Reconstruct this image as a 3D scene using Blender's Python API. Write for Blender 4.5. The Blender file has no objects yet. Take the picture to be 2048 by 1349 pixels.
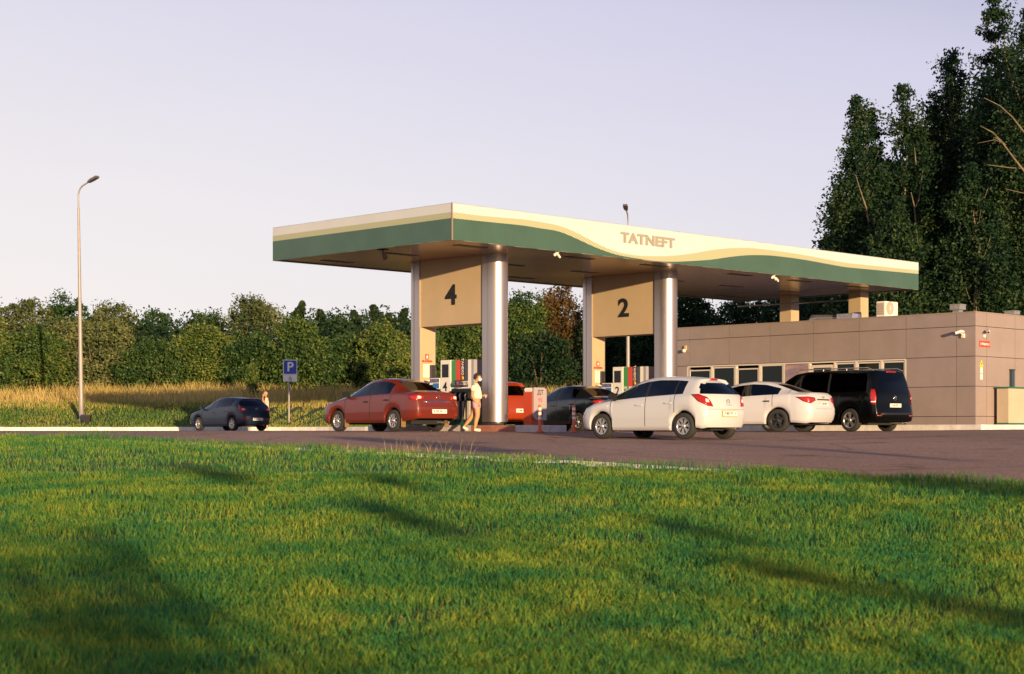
import bpy, bmesh, math, random
import numpy as np
from mathutils import Vector, Matrix
from mathutils.bvhtree import BVHTree
random.seed(7)
RNG = np.random.default_rng(7)
SC = bpy.context.scene
COL = SC.collection
F = 3400.0; CX = 1024.0; HY = 862.0; EYE = 1.5
R = math.radians

def WP(px, y, D):
    return Vector(((px-CX)/F*D, D, EYE-(y-HY)/F*D))

# ------------------------------------------------------------------ scene graph helpers
def props(o, label=None, cat=None, group=None, kind=None):
    if label: o['label'] = label
    if cat: o['category'] = cat
    if group: o['group'] = group
    if kind: o['kind'] = kind
    return o

def thing(name, label, cat, loc=(0, 0, 0), rotz=0.0, group=None):
    o = bpy.data.objects.new(name, None)
    o.empty_display_size = 0.2
    COL.objects.link(o)
    o.location = loc; o.rotation_euler = (0, 0, rotz)
    return props(o, label, cat, group)

def link(name, me, mat=None, parent=None, loc=None, smooth=None):
    o = bpy.data.objects.new(name, me)
    COL.objects.link(o)
    if mat is not None:
        for m in (mat if isinstance(mat, (list, tuple)) else [mat]):
            me.materials.append(m)
    if parent is not None: o.parent = parent
    if loc is not None: o.location = loc
    if smooth: me.shade_smooth()
    return o

class MB:
    """collects faces; build() makes one mesh object"""
    def __init__(s):
        s.v = []; s.f = []; s.mi = []; s.sm = []
    def add(s, verts, faces, mi=0, smooth=False):
        n = len(s.v)
        s.v += [tuple(p) for p in verts]
        for f in faces:
            s.f.append([i+n for i in f]); s.mi.append(mi); s.sm.append(smooth)
        return s
    def box(s, x0, x1, y0, y1, z0, z1, mi=0, b=0.0):
        if b > 0:
            bm = bmesh.new()
            bmesh.ops.create_cube(bm, size=1)
            for v in bm.verts:
                v.co = Vector((x0 if v.co.x < 0 else x1, y0 if v.co.y < 0 else y1, z0 if v.co.z < 0 else z1))
            bmesh.ops.bevel(bm, geom=bm.edges[:], offset=b, segments=2, affect='EDGES', clamp_overlap=True)
            vs = [tuple(v.co) for v in bm.verts]; bm.verts.index_update()
            s.add(vs, [[v.index for v in f.verts] for f in bm.faces], mi)
            bm.free(); return s
        v = [(x0,y0,z0),(x1,y0,z0),(x1,y1,z0),(x0,y1,z0),(x0,y0,z1),(x1,y0,z1),(x1,y1,z1),(x0,y1,z1)]
        return s.add(v, [(0,3,2,1),(4,5,6,7),(0,1,5,4),(1,2,6,5),(2,3,7,6),(3,0,4,7)], mi)
    def tube(s, pts, rad, seg=8, mi=0, cap=True):
        pts = [Vector(p) for p in pts]
        if not isinstance(rad, (list, tuple)): rad = [rad]*len(pts)
        V = []; Fc = []
        up0 = Vector((0, 0, 1))
        prev = None
        for i, p in enumerate(pts):
            d = (pts[min(i+1, len(pts)-1)]-pts[max(i-1, 0)]).normalized()
            if prev is None:
                a = d.cross(up0 if abs(d.z) < .9 else Vector((1, 0, 0))).normalized()
            else:
                a = (prev-d*prev.dot(d)).normalized()
            prev = a
            b = d.cross(a)
            for k in range(seg):
                t = 2*math.pi*k/seg
                V.append(p+(a*math.cos(t)+b*math.sin(t))*rad[i])
        for i in range(len(pts)-1):
            for k in range(seg):
                k2 = (k+1) % seg
                Fc.append((i*seg+k, i*seg+k2, (i+1)*seg+k2, (i+1)*seg+k))
        s.add(V, Fc, mi, True)
        if cap:
            n = len(pts)
            s.add(V[:seg], [tuple(range(seg))[::-1]], mi); s.add(V[(n-1)*seg:], [tuple(range(seg))], mi)
        return s
    def lathe(s, prof, axis='z', c=(0, 0, 0), seg=24, mi=0, smooth=True):
        V = []; Fc = []
        for (r, h) in prof:
            for k in range(seg):
                t = 2*math.pi*k/seg
                p = (r*math.cos(t), r*math.sin(t), h)
                if axis == 'y': p = (p[0], p[2], p[1])
                if axis == 'x': p = (p[2], p[0], p[1])
                V.append((p[0]+c[0], p[1]+c[1], p[2]+c[2]))
        for i in range(len(prof)-1):
            for k in range(seg):
                k2 = (k+1) % seg
                Fc.append((i*seg+k, i*seg+k2, (i+1)*seg+k2, (i+1)*seg+k))
        return s.add(V, Fc, mi, smooth)
    def prism(s, poly, z0, z1, mi=0, smooth_side=False):
        n = len(poly)
        V = [(p[0], p[1], z0) for p in poly]+[(p[0], p[1], z1) for p in poly]
        s.add(V, [tuple(range(n))[::-1], tuple(range(n, 2*n))], mi)
        return s.add(V, [(i, (i+1) % n, n+(i+1) % n, n+i) for i in range(n)], mi, smooth_side)
    def mesh(s, name):
        me = bpy.data.meshes.new(name)
        me.from_pydata(s.v, [], s.f)
        me.polygons.foreach_set('material_index', s.mi)
        me.polygons.foreach_set('use_smooth', s.sm)
        me.update()
        return me
    def build(s, name, mat, parent=None, loc=None, fix=True):
        me = s.mesh(name)
        if fix:
            bm = bmesh.new(); bm.from_mesh(me)
            bmesh.ops.recalc_face_normals(bm, faces=bm.faces[:])
            bm.to_mesh(me); bm.free()
        return link(name, me, mat, parent, loc)

def np_mesh(name, V, Q, smooth=False):
    """V (n,3), Q (m,k) all faces with k corners"""
    me = bpy.data.meshes.new(name)
    m, k = Q.shape
    me.vertices.add(len(V)); me.vertices.foreach_set('co', V.astype(np.float32).ravel())
    me.loops.add(m*k); me.loops.foreach_set('vertex_index', Q.astype(np.int32).ravel())
    me.polygons.add(m); me.polygons.foreach_set('loop_start', np.arange(0, m*k, k, dtype=np.int32))
    me.polygons.foreach_set('use_smooth', np.full(m, smooth))
    me.update(calc_edges=True)
    return me

def basis(o, xa, ya):
    """matrix with x axis xa, y axis ya, z = normal"""
    xa = Vector(xa).normalized(); ya = Vector(ya).normalized(); za = xa.cross(ya)
    m = Matrix((xa, ya, za)).transposed().to_4x4()
    m.translation = Vector(o)
    return m

def text_mesh(body, size, m, extrude=0.004, bold=0.0, sx=1.0, shear=0.0, align='CENTER', space=1.0):
    cu = bpy.data.curves.new('lettering', 'FONT')
    cu.body = body; cu.size = size; cu.align_x = align; cu.align_y = 'CENTER'
    cu.extrude = extrude; cu.offset = bold; cu.shear = shear; cu.space_character = space
    cu.resolution_u = 6
    ob = bpy.data.objects.new('lettering', cu); COL.objects.link(ob)
    dg = bpy.context.evaluated_depsgraph_get()
    me = bpy.data.meshes.new_from_object(ob.evaluated_get(dg))
    bpy.data.objects.remove(ob); bpy.data.curves.remove(cu)
    me.transform(m @ Matrix.Diagonal((sx, 1, 1, 1)))
    return me

# ------------------------------------------------------------------ materials
MATS = {}
def nodes_of(m):
    m.use_nodes = True
    return m.node_tree.nodes, m.node_tree.links, m.node_tree.nodes['Principled BSDF']

def mat(name, col, rough=.6, metal=0.0, spec=.5, var=0.0, scale=3.0, bump=0.0, bscale=80.0, coat=0.0,
        col2=None, emit=None, stretch=None, detail=6):
    if name in MATS: return MATS[name]
    m = bpy.data.materials.new(name); N, L, P = nodes_of(m)
    P.inputs['Base Color'].default_value = (*col, 1)
    P.inputs['Roughness'].default_value = rough
    P.inputs['Metallic'].default_value = metal
    P.inputs['Specular IOR Level'].default_value = spec
    P.inputs['Coat Weight'].default_value = coat
    P.inputs['Coat Roughness'].default_value = .04
    tc = N.new('ShaderNodeTexCoord')
    src = tc.outputs['Object']
    if stretch:
        mp = N.new('ShaderNodeMapping'); mp.inputs['Scale'].default_value = stretch
        L.new(src, mp.inputs['Vector']); src = mp.outputs['Vector']
    if var > 0 or col2:
        n = N.new('ShaderNodeTexNoise'); n.inputs['Scale'].default_value = scale
        n.inputs['Detail'].default_value = detail; n.inputs['Roughness'].default_value = .65
        L.new(src, n.inputs['Vector'])
        r = N.new('ShaderNodeValToRGB')
        c2 = col2 or tuple(min(1, c*(1+var)) for c in col)
        c1 = col if col2 else tuple(c*(1-var) for c in col)
        r.color_ramp.elements[0].color = (*c1, 1); r.color_ramp.elements[0].position = .33
        r.color_ramp.elements[1].color = (*c2, 1); r.color_ramp.elements[1].position = .67
        L.new(n.outputs['Fac'], r.inputs['Fac']); L.new(r.outputs['Color'], P.inputs['Base Color'])
    if bump > 0:
        n2 = N.new('ShaderNodeTexNoise'); n2.inputs['Scale'].default_value = bscale
        n2.inputs['Detail'].default_value = 4
        L.new(src, n2.inputs['Vector'])
        b = N.new('ShaderNodeBump'); b.inputs['Strength'].default_value = bump; b.inputs['Distance'].default_value = .02
        L.new(n2.outputs['Fac'], b.inputs['Height']); L.new(b.outputs['Normal'], P.inputs['Normal'])
    if emit:
        P.inputs['Emission Color'].default_value = (*emit[:3], 1); P.inputs['Emission Strength'].default_value = emit[3]
    MATS[name] = m
    return m

def leafmat(name, c1, c2, c3, trans=.35, nscale=.35, rough=.6):
    """foliage / blade material: colour varies per leaf and with clumps in space"""
    m = bpy.data.materials.new(name); N, L, P = nodes_of(m)
    g = N.new('ShaderNodeNewGeometry')
    tc = N.new('ShaderNodeTexCoord')
    n = N.new('ShaderNodeTexNoise'); n.inputs['Scale'].default_value = nscale; n.inputs['Detail'].default_value = 5
    L.new(tc.outputs['Object'], n.inputs['Vector'])
    mx = N.new('ShaderNodeMath'); mx.operation = 'MULTIPLY_ADD'; mx.inputs[1].default_value = .55
    L.new(g.outputs['Random Per Island'], mx.inputs[0])
    m2 = N.new('ShaderNodeMath'); m2.operation = 'MULTIPLY_ADD'; m2.inputs[1].default_value = 1.3; m2.inputs[2].default_value = -.43
    L.new(n.outputs['Fac'], m2.inputs[0]); L.new(m2.outputs[0], mx.inputs[2])
    r = N.new('ShaderNodeValToRGB')
    e = r.color_ramp.elements
    e[0].position = .1; e[0].color = (*c1, 1); e[1].position = .9; e[1].color = (*c3, 1)
    k = e.new(.5); k.color = (*c2, 1)
    L.new(mx.outputs[0], r.inputs['Fac'])
    P.inputs['Roughness'].default_value = rough; P.inputs['Specular IOR Level'].default_value = .25
    L.new(r.outputs['Color'], P.inputs['Base Color'])
    t = N.new('ShaderNodeBsdfTranslucent'); L.new(r.outputs['Color'], t.inputs['Color'])
    ms = N.new('ShaderNodeMixShader'); ms.inputs[0].default_value = trans
    L.new(P.outputs[0], ms.inputs[1]); L.new(t.outputs[0], ms.inputs[2])
    L.new(ms.outputs[0], N['Material Output'].inputs['Surface'])
    MATS[name] = m
    return m

def glass(name, tint, gloss=.12, ior=1.5):
    m = bpy.data.materials.new(name); N, L, P = nodes_of(m)
    t = N.new('ShaderNodeBsdfTransparent'); t.inputs[0].default_value = (*tint, 1)
    g = N.new('ShaderNodeBsdfGlossy'); g.inputs['Roughness'].default_value = .03; g.inputs[0].default_value = (.9, .95, 1, 1)
    f = N.new('ShaderNodeFresnel'); f.inputs[0].default_value = ior
    a = N.new('ShaderNodeMath'); a.operation = 'ADD'; a.inputs[1].default_value = gloss; a.use_clamp = True
    ms = N.new('ShaderNodeMixShader')
    L.new(f.outputs[0], a.inputs[0]); L.new(a.outputs[0], ms.inputs[0])
    L.new(t.outputs[0], ms.inputs[1]); L.new(g.outputs[0], ms.inputs[2])
    L.new(ms.outputs[0], N['Material Output'].inputs['Surface'])
    MATS[name] = m
    return m

# ------------------------------------------------------------------ station frame
C0 = Vector((-1.549, 44.0, 0)); UD = Vector((.7103, .7039, 0)); VD = Vector((-.7039, .7103, 0))
ANG = math.atan2(.7039, .7103)
def ST(u, v, z=0.0):
    p = C0+UD*u+VD*v
    return Vector((p.x, p.y, z))
def toUV(p):
    d = Vector((p[0]-C0.x, p[1]-C0.y, 0)); return d.dot(UD), d.dot(VD)
def v_of_px(px, a):      # v on the plane u=a seen at column px
    r = (px-CX)/F
    return (C0.x+UD.x*a-r*(C0.y+UD.y*a))/(.7039+.7103*r)
def u_of_px(px, b):      # u on the plane v=b seen at column px
    r = (px-CX)/F
    return (r*(C0.y+.7103*b)-(C0.x-.7039*b))/(.7103-.7039*r)

# ------------------------------------------------------------------ terrain height
def _near(px, y, D): return ((px-CX)/F*D, D, EYE-(y-HY)/F*D)
CTRL = [
    (6.6, 22, .76), (5.3, 23.9, .832), (2.15, 26.5, .968), _near(900, 911, 29.8), _near(350, 885, 35.8), _near(0, 875, 41.2),
    (1.95, 41, 1.30), (4.0, 39.3, 1.28), (5.6, 40.5, 1.30), (14, 30, 1.0), (12, 40, 1.33), (22, 40, 1.38),
    (-3.2, 47, 1.47), (-6, 49, 1.475), (1.3, 46, 1.46), (2, 52.5, 1.48), (8, 50, 1.465), (11, 52, 1.475), (14.3, 52.3, 1.53), (20, 56, 1.55),
    (-13, 77, 1.5), (-8, 72, 1.5), (-24, 78, 1.5), (-25, 60, 1.44), (-60, 82, 1.5), (-42, 72, 1.47), (-12, 58, 1.47), (4, 70, 1.5), (20, 75, 1.6), (40, 60, 1.6),
    (0, 10.5, 0), (-3, 10.5, .02), (3.2, 10.5, -.02), (0, 16.6, .34), (-5, 16.6, .38), (5, 16, .3), (-3, 22, .68), (3, 19, .5), (-8, 26, .93), (-14, 30, 1.15), (-20, 30, 1.2),
    (0, 0, -.3), (0, -30, -.6), (-40, 0, .2), (40, 0, -.4), (60, 30, .6), (-60, 40, 1.2), (-80, -60, -.4), (80, -60, -.8), (0, -120, -1),
    (-120, 100, 1.5), (-60, 160, 1.6), (0, 160, 1.7), (80, 160, 1.8), (120, 80, 1.4), (0, 110, 1.6), (-30, 110, 1.55), (40, 100, 1.7),
]
_C = np.array(CTRL)
def _tps(r2): return np.where(r2 < 1e-9, 0, .5*r2*np.log(np.maximum(r2, 1e-9)))
_P = _C[:, :2]/50.0
_d2 = ((_P[:, None]-_P[None])**2).sum(-1)
_n = len(_C)
_A = np.zeros((_n+3, _n+3)); _A[:_n, :_n] = _tps(_d2)+np.eye(_n)*1e-5
_A[:_n, _n] = 1; _A[:_n, _n+1:] = _P; _A[_n, :_n] = 1; _A[_n+1:, :_n] = _P.T
_w = np.linalg.solve(_A, np.concatenate([_C[:, 2], np.zeros(3)]))
def H0(x, y):
    x = np.atleast_1d(np.asarray(x, float)); y = np.atleast_1d(np.asarray(y, float))
    xc = np.clip(x, -110, 110)/50; yc = np.clip(y, -110, 155)/50
    out = np.zeros(x.shape)
    for i in range(0, x.size, 20000):
        a = xc.ravel()[i:i+20000]; b = yc.ravel()[i:i+20000]
        d = (a[:, None]-_P[None, :, 0])**2+(b[:, None]-_P[None, :, 1])**2
        out.ravel()[i:i+20000] = _tps(d)@_w[:_n]+_w[_n]+_w[_n+1]*a+_w[_n+2]*b
    return out
# asphalt borders
NEAR = [(6.6-.99*m, 22+m) for m in np.linspace(50, -30, 60)]
FARP = [(-75, 86), (-50, 80.5), (-36, 79), (-23.5, 78.5), (-16, 78.6), (-11, 78.3), (-8.6, 77), (-7.0, 74.5), (-5.6, 71.5), (-3.5, 71), (0, 74), (6, 80), (14, 87), (25, 93), (45, 95), (80, 90)]
def resample(P, n):
    P = np.array(P, float); s = np.concatenate([[0], np.cumsum(np.hypot(*np.diff(P, axis=0).T))])
    t = np.linspace(0, s[-1], n)
    return np.stack([np.interp(t, s, P[:, 0]), np.interp(t, s, P[:, 1])], 1)
FAR = resample(FARP, 200)
FAR = np.stack([np.convolve(np.pad(FAR[:, k], 4, 'edge'), np.ones(9)/9, 'valid') for k in (0, 1)], 1)
def far_dist(x, y):
    """distance beyond the far kerb (positive outside the asphalt)"""
    x = np.atleast_1d(x).astype(float); y = np.atleast_1d(y).astype(float)
    out = np.empty(x.size)
    A = FAR[:-1]; B = FAR[1:]; AB = B-A; L2 = (AB**2).sum(1)
    X = x.ravel(); Y = y.ravel()
    for i in range(0, X.size, 20000):
        px = X[i:i+20000, None]; py = Y[i:i+20000, None]
        t = np.clip(((px-A[:, 0])*AB[:, 0]+(py-A[:, 1])*AB[:, 1])/L2, 0, 1)
        dx = px-(A[:, 0]+t*AB[:, 0]); dy = py-(A[:, 1]+t*AB[:, 1])
        d = np.hypot(dx, dy); k = d.argmin(1); ii = np.arange(len(k))
        cr = AB[k, 0]*dy[ii, k]-AB[k, 1]*dx[ii, k]
        out[i:i+20000] = d[ii, k]*np.sign(cr)
    return out.reshape(x.shape)
def near_dist(x, y):   # positive on the lawn side
    return 20.19-(np.asarray(x)+.99*np.asarray(y))/1.407
def H(x, y):
    """ground surface outside the asphalt, asphalt level inside"""
    x = np.atleast_1d(np.asarray(x, float)); y = np.atleast_1d(np.asarray(y, float))
    d = far_dist(x, y)
    bank = np.interp(d, [-1, 0, .3, 1.2, 5.5, 14, 30, 60, 200], [0, .0, .13, .2, 1.15, 1.5, 2.0, 2.6, 4])
    return H0(x, y)+bank
def hz(x, y): return float(H(x, y)[0])
def h0(x, y): return float(H0(x, y)[0])
# ================================================================== ground, asphalt, kerbs
m_soil = mat('soil_ground', (.018, .060, .016), .95, col2=(.06, .085, .022), scale=.8, bump=.4, bscale=9)
def grid_sheet(xs, ys, zf):
    X, Y = np.meshgrid(xs, ys); Z = zf(X.ravel(), Y.ravel())
    V = np.stack([X.ravel(), Y.ravel(), Z], 1); n = len(xs); m = len(ys)
    i = np.arange(n-1)[None]+np.arange(m-1)[:, None]*n
    Q = np.stack([i, i+1, i+1+n, i+n], -1).reshape(-1, 4)
    return V, Q
def gz(x, y):
    z = H(x, y)
    fd = far_dist(x, y); nd = near_dist(x, y)
    ins = (fd < .05) & (nd < 0.05) & (y > -40)
    z = z-.02-np.where(ins, .16, 0)
    # keep the sheet below the asphalt border
    return z
xs = np.concatenate([np.linspace(-900, -90, 12), np.linspace(-80, 70, 201), np.linspace(80, 900, 12)])
ys = np.concatenate([np.linspace(-700, -40, 10), np.linspace(-30, 8, 20), np.linspace(9, 45, 73), np.linspace(45.7, 150, 150), np.linspace(160, 2500, 14)])
V, Q = grid_sheet(xs, ys, gz)
ground = link('ground', np_mesh('ground', V, Q, True), m_soil); props(ground, kind='structure')

# asphalt
def asphalt_mat():
    m = bpy.data.materials.new('asphalt'); N, L, P = nodes_of(m)
    tc = N.new('ShaderNodeTexCoord')
    n1 = N.new('ShaderNodeTexNoise'); n1.inputs['Scale'].default_value = .22; n1.inputs['Detail'].default_value = 6
    mp = N.new('ShaderNodeMapping'); mp.inputs['Rotation'].default_value = (0, 0, R(-45)); mp.inputs['Scale'].default_value = (1, .35, 1)
    L.new(tc.outputs['Object'], mp.inputs[0]); L.new(mp.outputs[0], n1.inputs['Vector'])
    n2 = N.new('ShaderNodeTexNoise'); n2.inputs['Scale'].default_value = 14; n2.inputs['Detail'].default_value = 8; n2.inputs['Roughness'].default_value = .8
    L.new(tc.outputs['Object'], n2.inputs['Vector'])
    r1 = N.new('ShaderNodeValToRGB'); r1.color_ramp.elements[0].color = (.32, .205, .17, 1); r1.color_ramp.elements[1].color = (.45, .295, .24, 1)
    r1.color_ramp.elements[0].position = .3; r1.color_ramp.elements[1].position = .7
    L.new(n1.outputs['Fac'], r1.inputs[0])
    r2 = N.new('ShaderNodeValToRGB'); r2.color_ramp.elements[0].color = (.5, .5, .5, 1); r2.color_ramp.elements[1].color = (1.5, 1.45, 1.4, 1)
    r2.color_ramp.elements[0].position = .35; r2.color_ramp.elements[1].position = .65
    L.new(n2.outputs['Fac'], r2.inputs[0])
    mx = N.new('ShaderNodeMix'); mx.data_type = 'RGBA'; mx.blend_type = 'MULTIPLY'; mx.inputs[0].default_value = 1
    L.new(r1.outputs[0], mx.inputs[6]); L.new(r2.outputs[0], mx.inputs[7]); L.new(mx.outputs[2], P.inputs['Base Color'])
    vo = N.new('ShaderNodeTexVoronoi'); vo.feature = 'DISTANCE_TO_EDGE'; vo.inputs['Scale'].default_value = .22
    wn = N.new('ShaderNodeTexNoise'); wn.inputs['Scale'].default_value = 1.4; wn.inputs['Detail'].default_value = 5
    L.new(tc.outputs['Object'], wn.inputs['Vector'])
    vm = N.new('ShaderNodeMix'); vm.data_type = 'VECTOR'; vm.inputs[0].default_value = .25
    L.new(tc.outputs['Object'], vm.inputs[4]); L.new(wn.outputs['Color'], vm.inputs[5]); L.new(vm.outputs[1], vo.inputs['Vector'])
    cr = N.new('ShaderNodeValToRGB'); cr.color_ramp.elements[0].color = (.70, .68, .68, 1); cr.color_ramp.elements[1].color = (1, 1, 1, 1); cr.color_ramp.elements[1].position = .012
    L.new(vo.outputs['Distance'], cr.inputs[0])
    st = N.new('ShaderNodeTexNoise'); st.inputs['Scale'].default_value = .7; st.inputs['Detail'].default_value = 3; L.new(tc.outputs['Object'], st.inputs['Vector'])
    sr = N.new('ShaderNodeValToRGB'); sr.color_ramp.elements[0].color = (.62, .6, .6, 1); sr.color_ramp.elements[0].position = .28; sr.color_ramp.elements[1].color = (1, 1, 1, 1); sr.color_ramp.elements[1].position = .38
    L.new(st.outputs['Fac'], sr.inputs[0])
    m2 = N.new('ShaderNodeMix'); m2.data_type = 'RGBA'; m2.blend_type = 'MULTIPLY'; m2.inputs[0].default_value = 1
    m3 = N.new('ShaderNodeMix'); m3.data_type = 'RGBA'; m3.blend_type = 'MULTIPLY'; m3.inputs[0].default_value = 1
    L.new(mx.outputs[2], m2.inputs[6]); L.new(cr.outputs[0], m2.inputs[7]); L.new(m2.outputs[2], m3.inputs[6]); L.new(sr.outputs[0], m3.inputs[7]); L.new(m3.outputs[2], P.inputs['Base Color'])
    P.inputs['Roughness'].default_value = .9; P.inputs['Specular IOR Level'].default_value = .2
    n3 = N.new('ShaderNodeTexNoise'); n3.inputs['Scale'].default_value = 60; n3.inputs['Detail'].default_value = 5
    L.new(tc.outputs['Object'], n3.inputs['Vector'])
    b = N.new('ShaderNodeBump'); b.inputs['Strength'].default_value = 1.0; b.inputs['Distance'].default_value = .022
    L.new(n3.outputs['Fac'], b.inputs['Height']); L.new(b.outputs[0], P.inputs['Normal'])
    return m
NN = resample(NEAR, 120); FF = resample([tuple(p) for p in FAR[14:]], 120)
NN[:, 0] = NN[:, 0]; K = 60
T = np.linspace(0, 1, K)[None, :, None]
G = NN[:, None]*(1-T)+FF[:, None]*T
gx = G[..., 0].ravel(); gy = G[..., 1].ravel()
V = np.stack([gx, gy, H0(gx, gy)], 1)
i = np.arange(K-1)[None]+np.arange(119)[:, None]*K
Q = np.stack([i, i+K, i+1+K, i+1], -1).reshape(-1, 4)
road = link('road', np_mesh('road', V, Q, True), asphalt_mat()); props(road, kind='structure')

m_kerbw = mat('painted_kerb', (.74, .68, .62), .8, var=.18, scale=2.5, bump=.3, bscale=20)
m_kerbg = mat('kerb_concrete', (.42, .38, .34), .9, var=.25, scale=3, bump=.3, bscale=20)
def kerb_run(name, P, w, h, m, base=None, gap=.015, seg=1.0, parent=None, side=1):
    """row of kerb stones following points P (list xy), outer side offset w"""
    P = np.array(P); n = max(2, int(np.hypot(*np.diff(P, axis=0).T).sum()/seg)+1)
    P = resample(P, n)
    d = np.gradient(P, axis=0); d /= np.hypot(d[:, 0], d[:, 1])[:, None]; nrm = np.stack([-d[:, 1], d[:, 0]], 1)*side
    mb = MB()
    z = H0(P[:, 0], P[:, 1]) if base is None else np.full(n, base)
    for i in range(n-1):
        a = P[i]+d[i]*gap/2; b = P[i+1]-d[i+1]*gap/2
        ao = a+nrm[i]*w; bo = b+nrm[i+1]*w
        c = .02
        hh = h+random.uniform(-.006, .006)
        ai = a+nrm[i]*c; bi = b+nrm[i+1]*c
        vs = [(a[0], a[1], z[i]-.15), (b[0], b[1], z[i+1]-.15), (b[0], b[1], z[i+1]+hh-c), (a[0], a[1], z[i]+hh-c),
              (bi[0], bi[1], z[i+1]+hh), (ai[0], ai[1], z[i]+hh), (bo[0], bo[1], z[i+1]+hh), (ao[0], ao[1], z[i]+hh),
              (bo[0], bo[1], z[i+1]-.15), (ao[0], ao[1], z[i]-.15)]
        mb.add(vs, [(0, 1, 2, 3), (3, 2, 4, 5), (5, 4, 6, 7), (7, 6, 8, 9), (0, 3, 5, 7, 9), (1, 8, 6, 4, 2)])
    o = mb.build(name, m, parent)
    return o
k1 = kerb_run('far_kerb', FAR, .16, .17, m_kerbw); props(k1, kind='structure')
k2 = kerb_run('near_kerb', [(p[0]-.0, p[1]-.0) for p in NEAR], .10, .008, m_kerbw, side=-1); props(k2, kind='structure')

# ================================================================== blades (grass)
def blades(name, X, Y, Z, hgt, wid, lean, m, segs=2):
    n = len(X)
    a = RNG.uniform(0, 2*np.pi, n); la = RNG.uniform(0, 2*np.pi, n)
    cx, sx = np.cos(a), np.sin(a)
    dx = np.cos(la)*lean*hgt; dy = np.sin(la)*lean*hgt
    V = np.empty((n, 5, 3))
    V[:, 0] = np.stack([X-cx*wid/2, Y-sx*wid/2, Z-.01], 1)
    V[:, 1] = np.stack([X+cx*wid/2, Y+sx*wid/2, Z-.01], 1)
    mx, my = X+dx*.35, Y+dy*.35
    V[:, 2] = np.stack([mx+cx*wid*.4, my+sx*wid*.4, Z+hgt*.6], 1)
    V[:, 3] = np.stack([mx-cx*wid*.4, my-sx*wid*.4, Z+hgt*.6], 1)
    V[:, 4] = np.stack([X+dx, Y+dy, Z+hgt], 1)
    b = np.arange(n)*5
    me = bpy.data.meshes.new(name)
    me.vertices.add(n*5); me.vertices.foreach_set('co', V.astype(np.float32).ravel())
    idx = np.stack([b, b+1, b+2, b+3, b+3, b+2, b+4], 1).astype(np.int32)
    me.loops.add(n*7); me.loops.foreach_set('vertex_index', idx.ravel())
    me.polygons.add(n*2)
    ls = np.stack([np.arange(n)*7, np.arange(n)*7+4], 1).ravel().astype(np.int32)
    me.polygons.foreach_set('loop_start', ls)
    me.update(calc_edges=True)
    return link(name, me, m)

def noise2(x, y, s, seed=0):
    r = np.random.default_rng(seed); out = np.zeros_like(x)
    for k in range(7):
        a = r.uniform(0, 2*np.pi); f = s*r.uniform(.6, 2.2); p = r.uniform(0, 9)
        out += np.sin((x*np.cos(a)+y*np.sin(a))*f+p+1.3*np.sin((x*np.sin(a)-y*np.cos(a))*f*.7+p*2))
    return out/7

m_lawn = leafmat('lawn_blades', (.020, .165, .075), (.095, .255, .036), (.40, .42, .052), .42, 1.0)
# lawn : sampled in view wedge (plus margin) with density falling with distance
parts = []
for (d0, d1, n) in ((7.5, 12, 150000), (12, 17, 155000), (17, 25, 175000), (25, 46, 170000)):
    D = np.sqrt(RNG.uniform(d0**2, d1**2, n)); t = RNG.uniform(-.40, .40, n)
    parts.append(np.stack([t*D, D], 1))
PP = np.concatenate(parts)
nd = near_dist(PP[:, 0], PP[:, 1]); edge = -.13+.10*noise2(PP[:, 0], PP[:, 1], 2.5, 3)
PP = PP[nd > edge]
clump = noise2(PP[:, 0], PP[:, 1], 3.3, 5)
PP = PP[RNG.uniform(0, 1, len(PP)) < np.clip(.75+.9*clump, .28, 1)]
x, y = PP.T
nd = near_dist(x, y)
hh = (.05+.035*noise2(x, y, 1.6, 8)+.03*noise2(x, y, 6, 9))*RNG.uniform(.5, 1.5, len(x))*.85+.02
hh = np.clip(hh, .02, .2)
tall = np.exp(-((nd-.25)/.35)**2)*np.clip(noise2(x, y, 1.1, 12)+.25, 0, 1)
hh = hh*(1+2.4*tall)+.03*np.exp(-(nd/.2)**2)
wid = np.clip(.0036+y*.00024, .004, .013)*RNG.uniform(.7, 1.4, len(x))
lawn = blades('lawn_grass', x, y, H0(x, y), hh, wid, .45, m_lawn)
props(lawn, 'green mown lawn in the foreground with darker and lighter clumps', 'grass', kind='stuff')

# dry straw lying in the lawn
m_straw = leafmat('dry_straw', (.22, .16, .05), (.32, .24, .08), (.42, .33, .12), .2, 1.0)

cen = [(px, y) for px, y in ((690, 1245), (880, 1238), (1110, 1290), (1420, 1310), (1780, 1255), (330, 1180), (200, 1020), (1180, 1010), (980, 985), (1560, 1010), (1900, 1060), (540, 1110), (1650, 1180))]
SX, SY = [], []
for i_, (px, y) in enumerate(cen):
    D = 2.08/((y-862)/F+.055); n = 46 if i_ < 5 else 20
    SX.append((px-CX)/F*D+RNG.normal(0, .22, n)); SY.append(D+RNG.normal(0, .16, n))
SX.append(RNG.uniform(-3.5, 4.5, 260)); SY.append(RNG.uniform(11, 24, 260))
SX = np.concatenate(SX); SY = np.concatenate(SY)
o = blades('dry_straw', SX, SY, H0(SX, SY)+.015, RNG.uniform(.02, .07, len(SX)), np.full(len(SX), .0055), 2.2, m_straw)
props(o, 'scattered dry yellow straw stalks lying in the green lawn', 'straw', kind='stuff')

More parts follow.
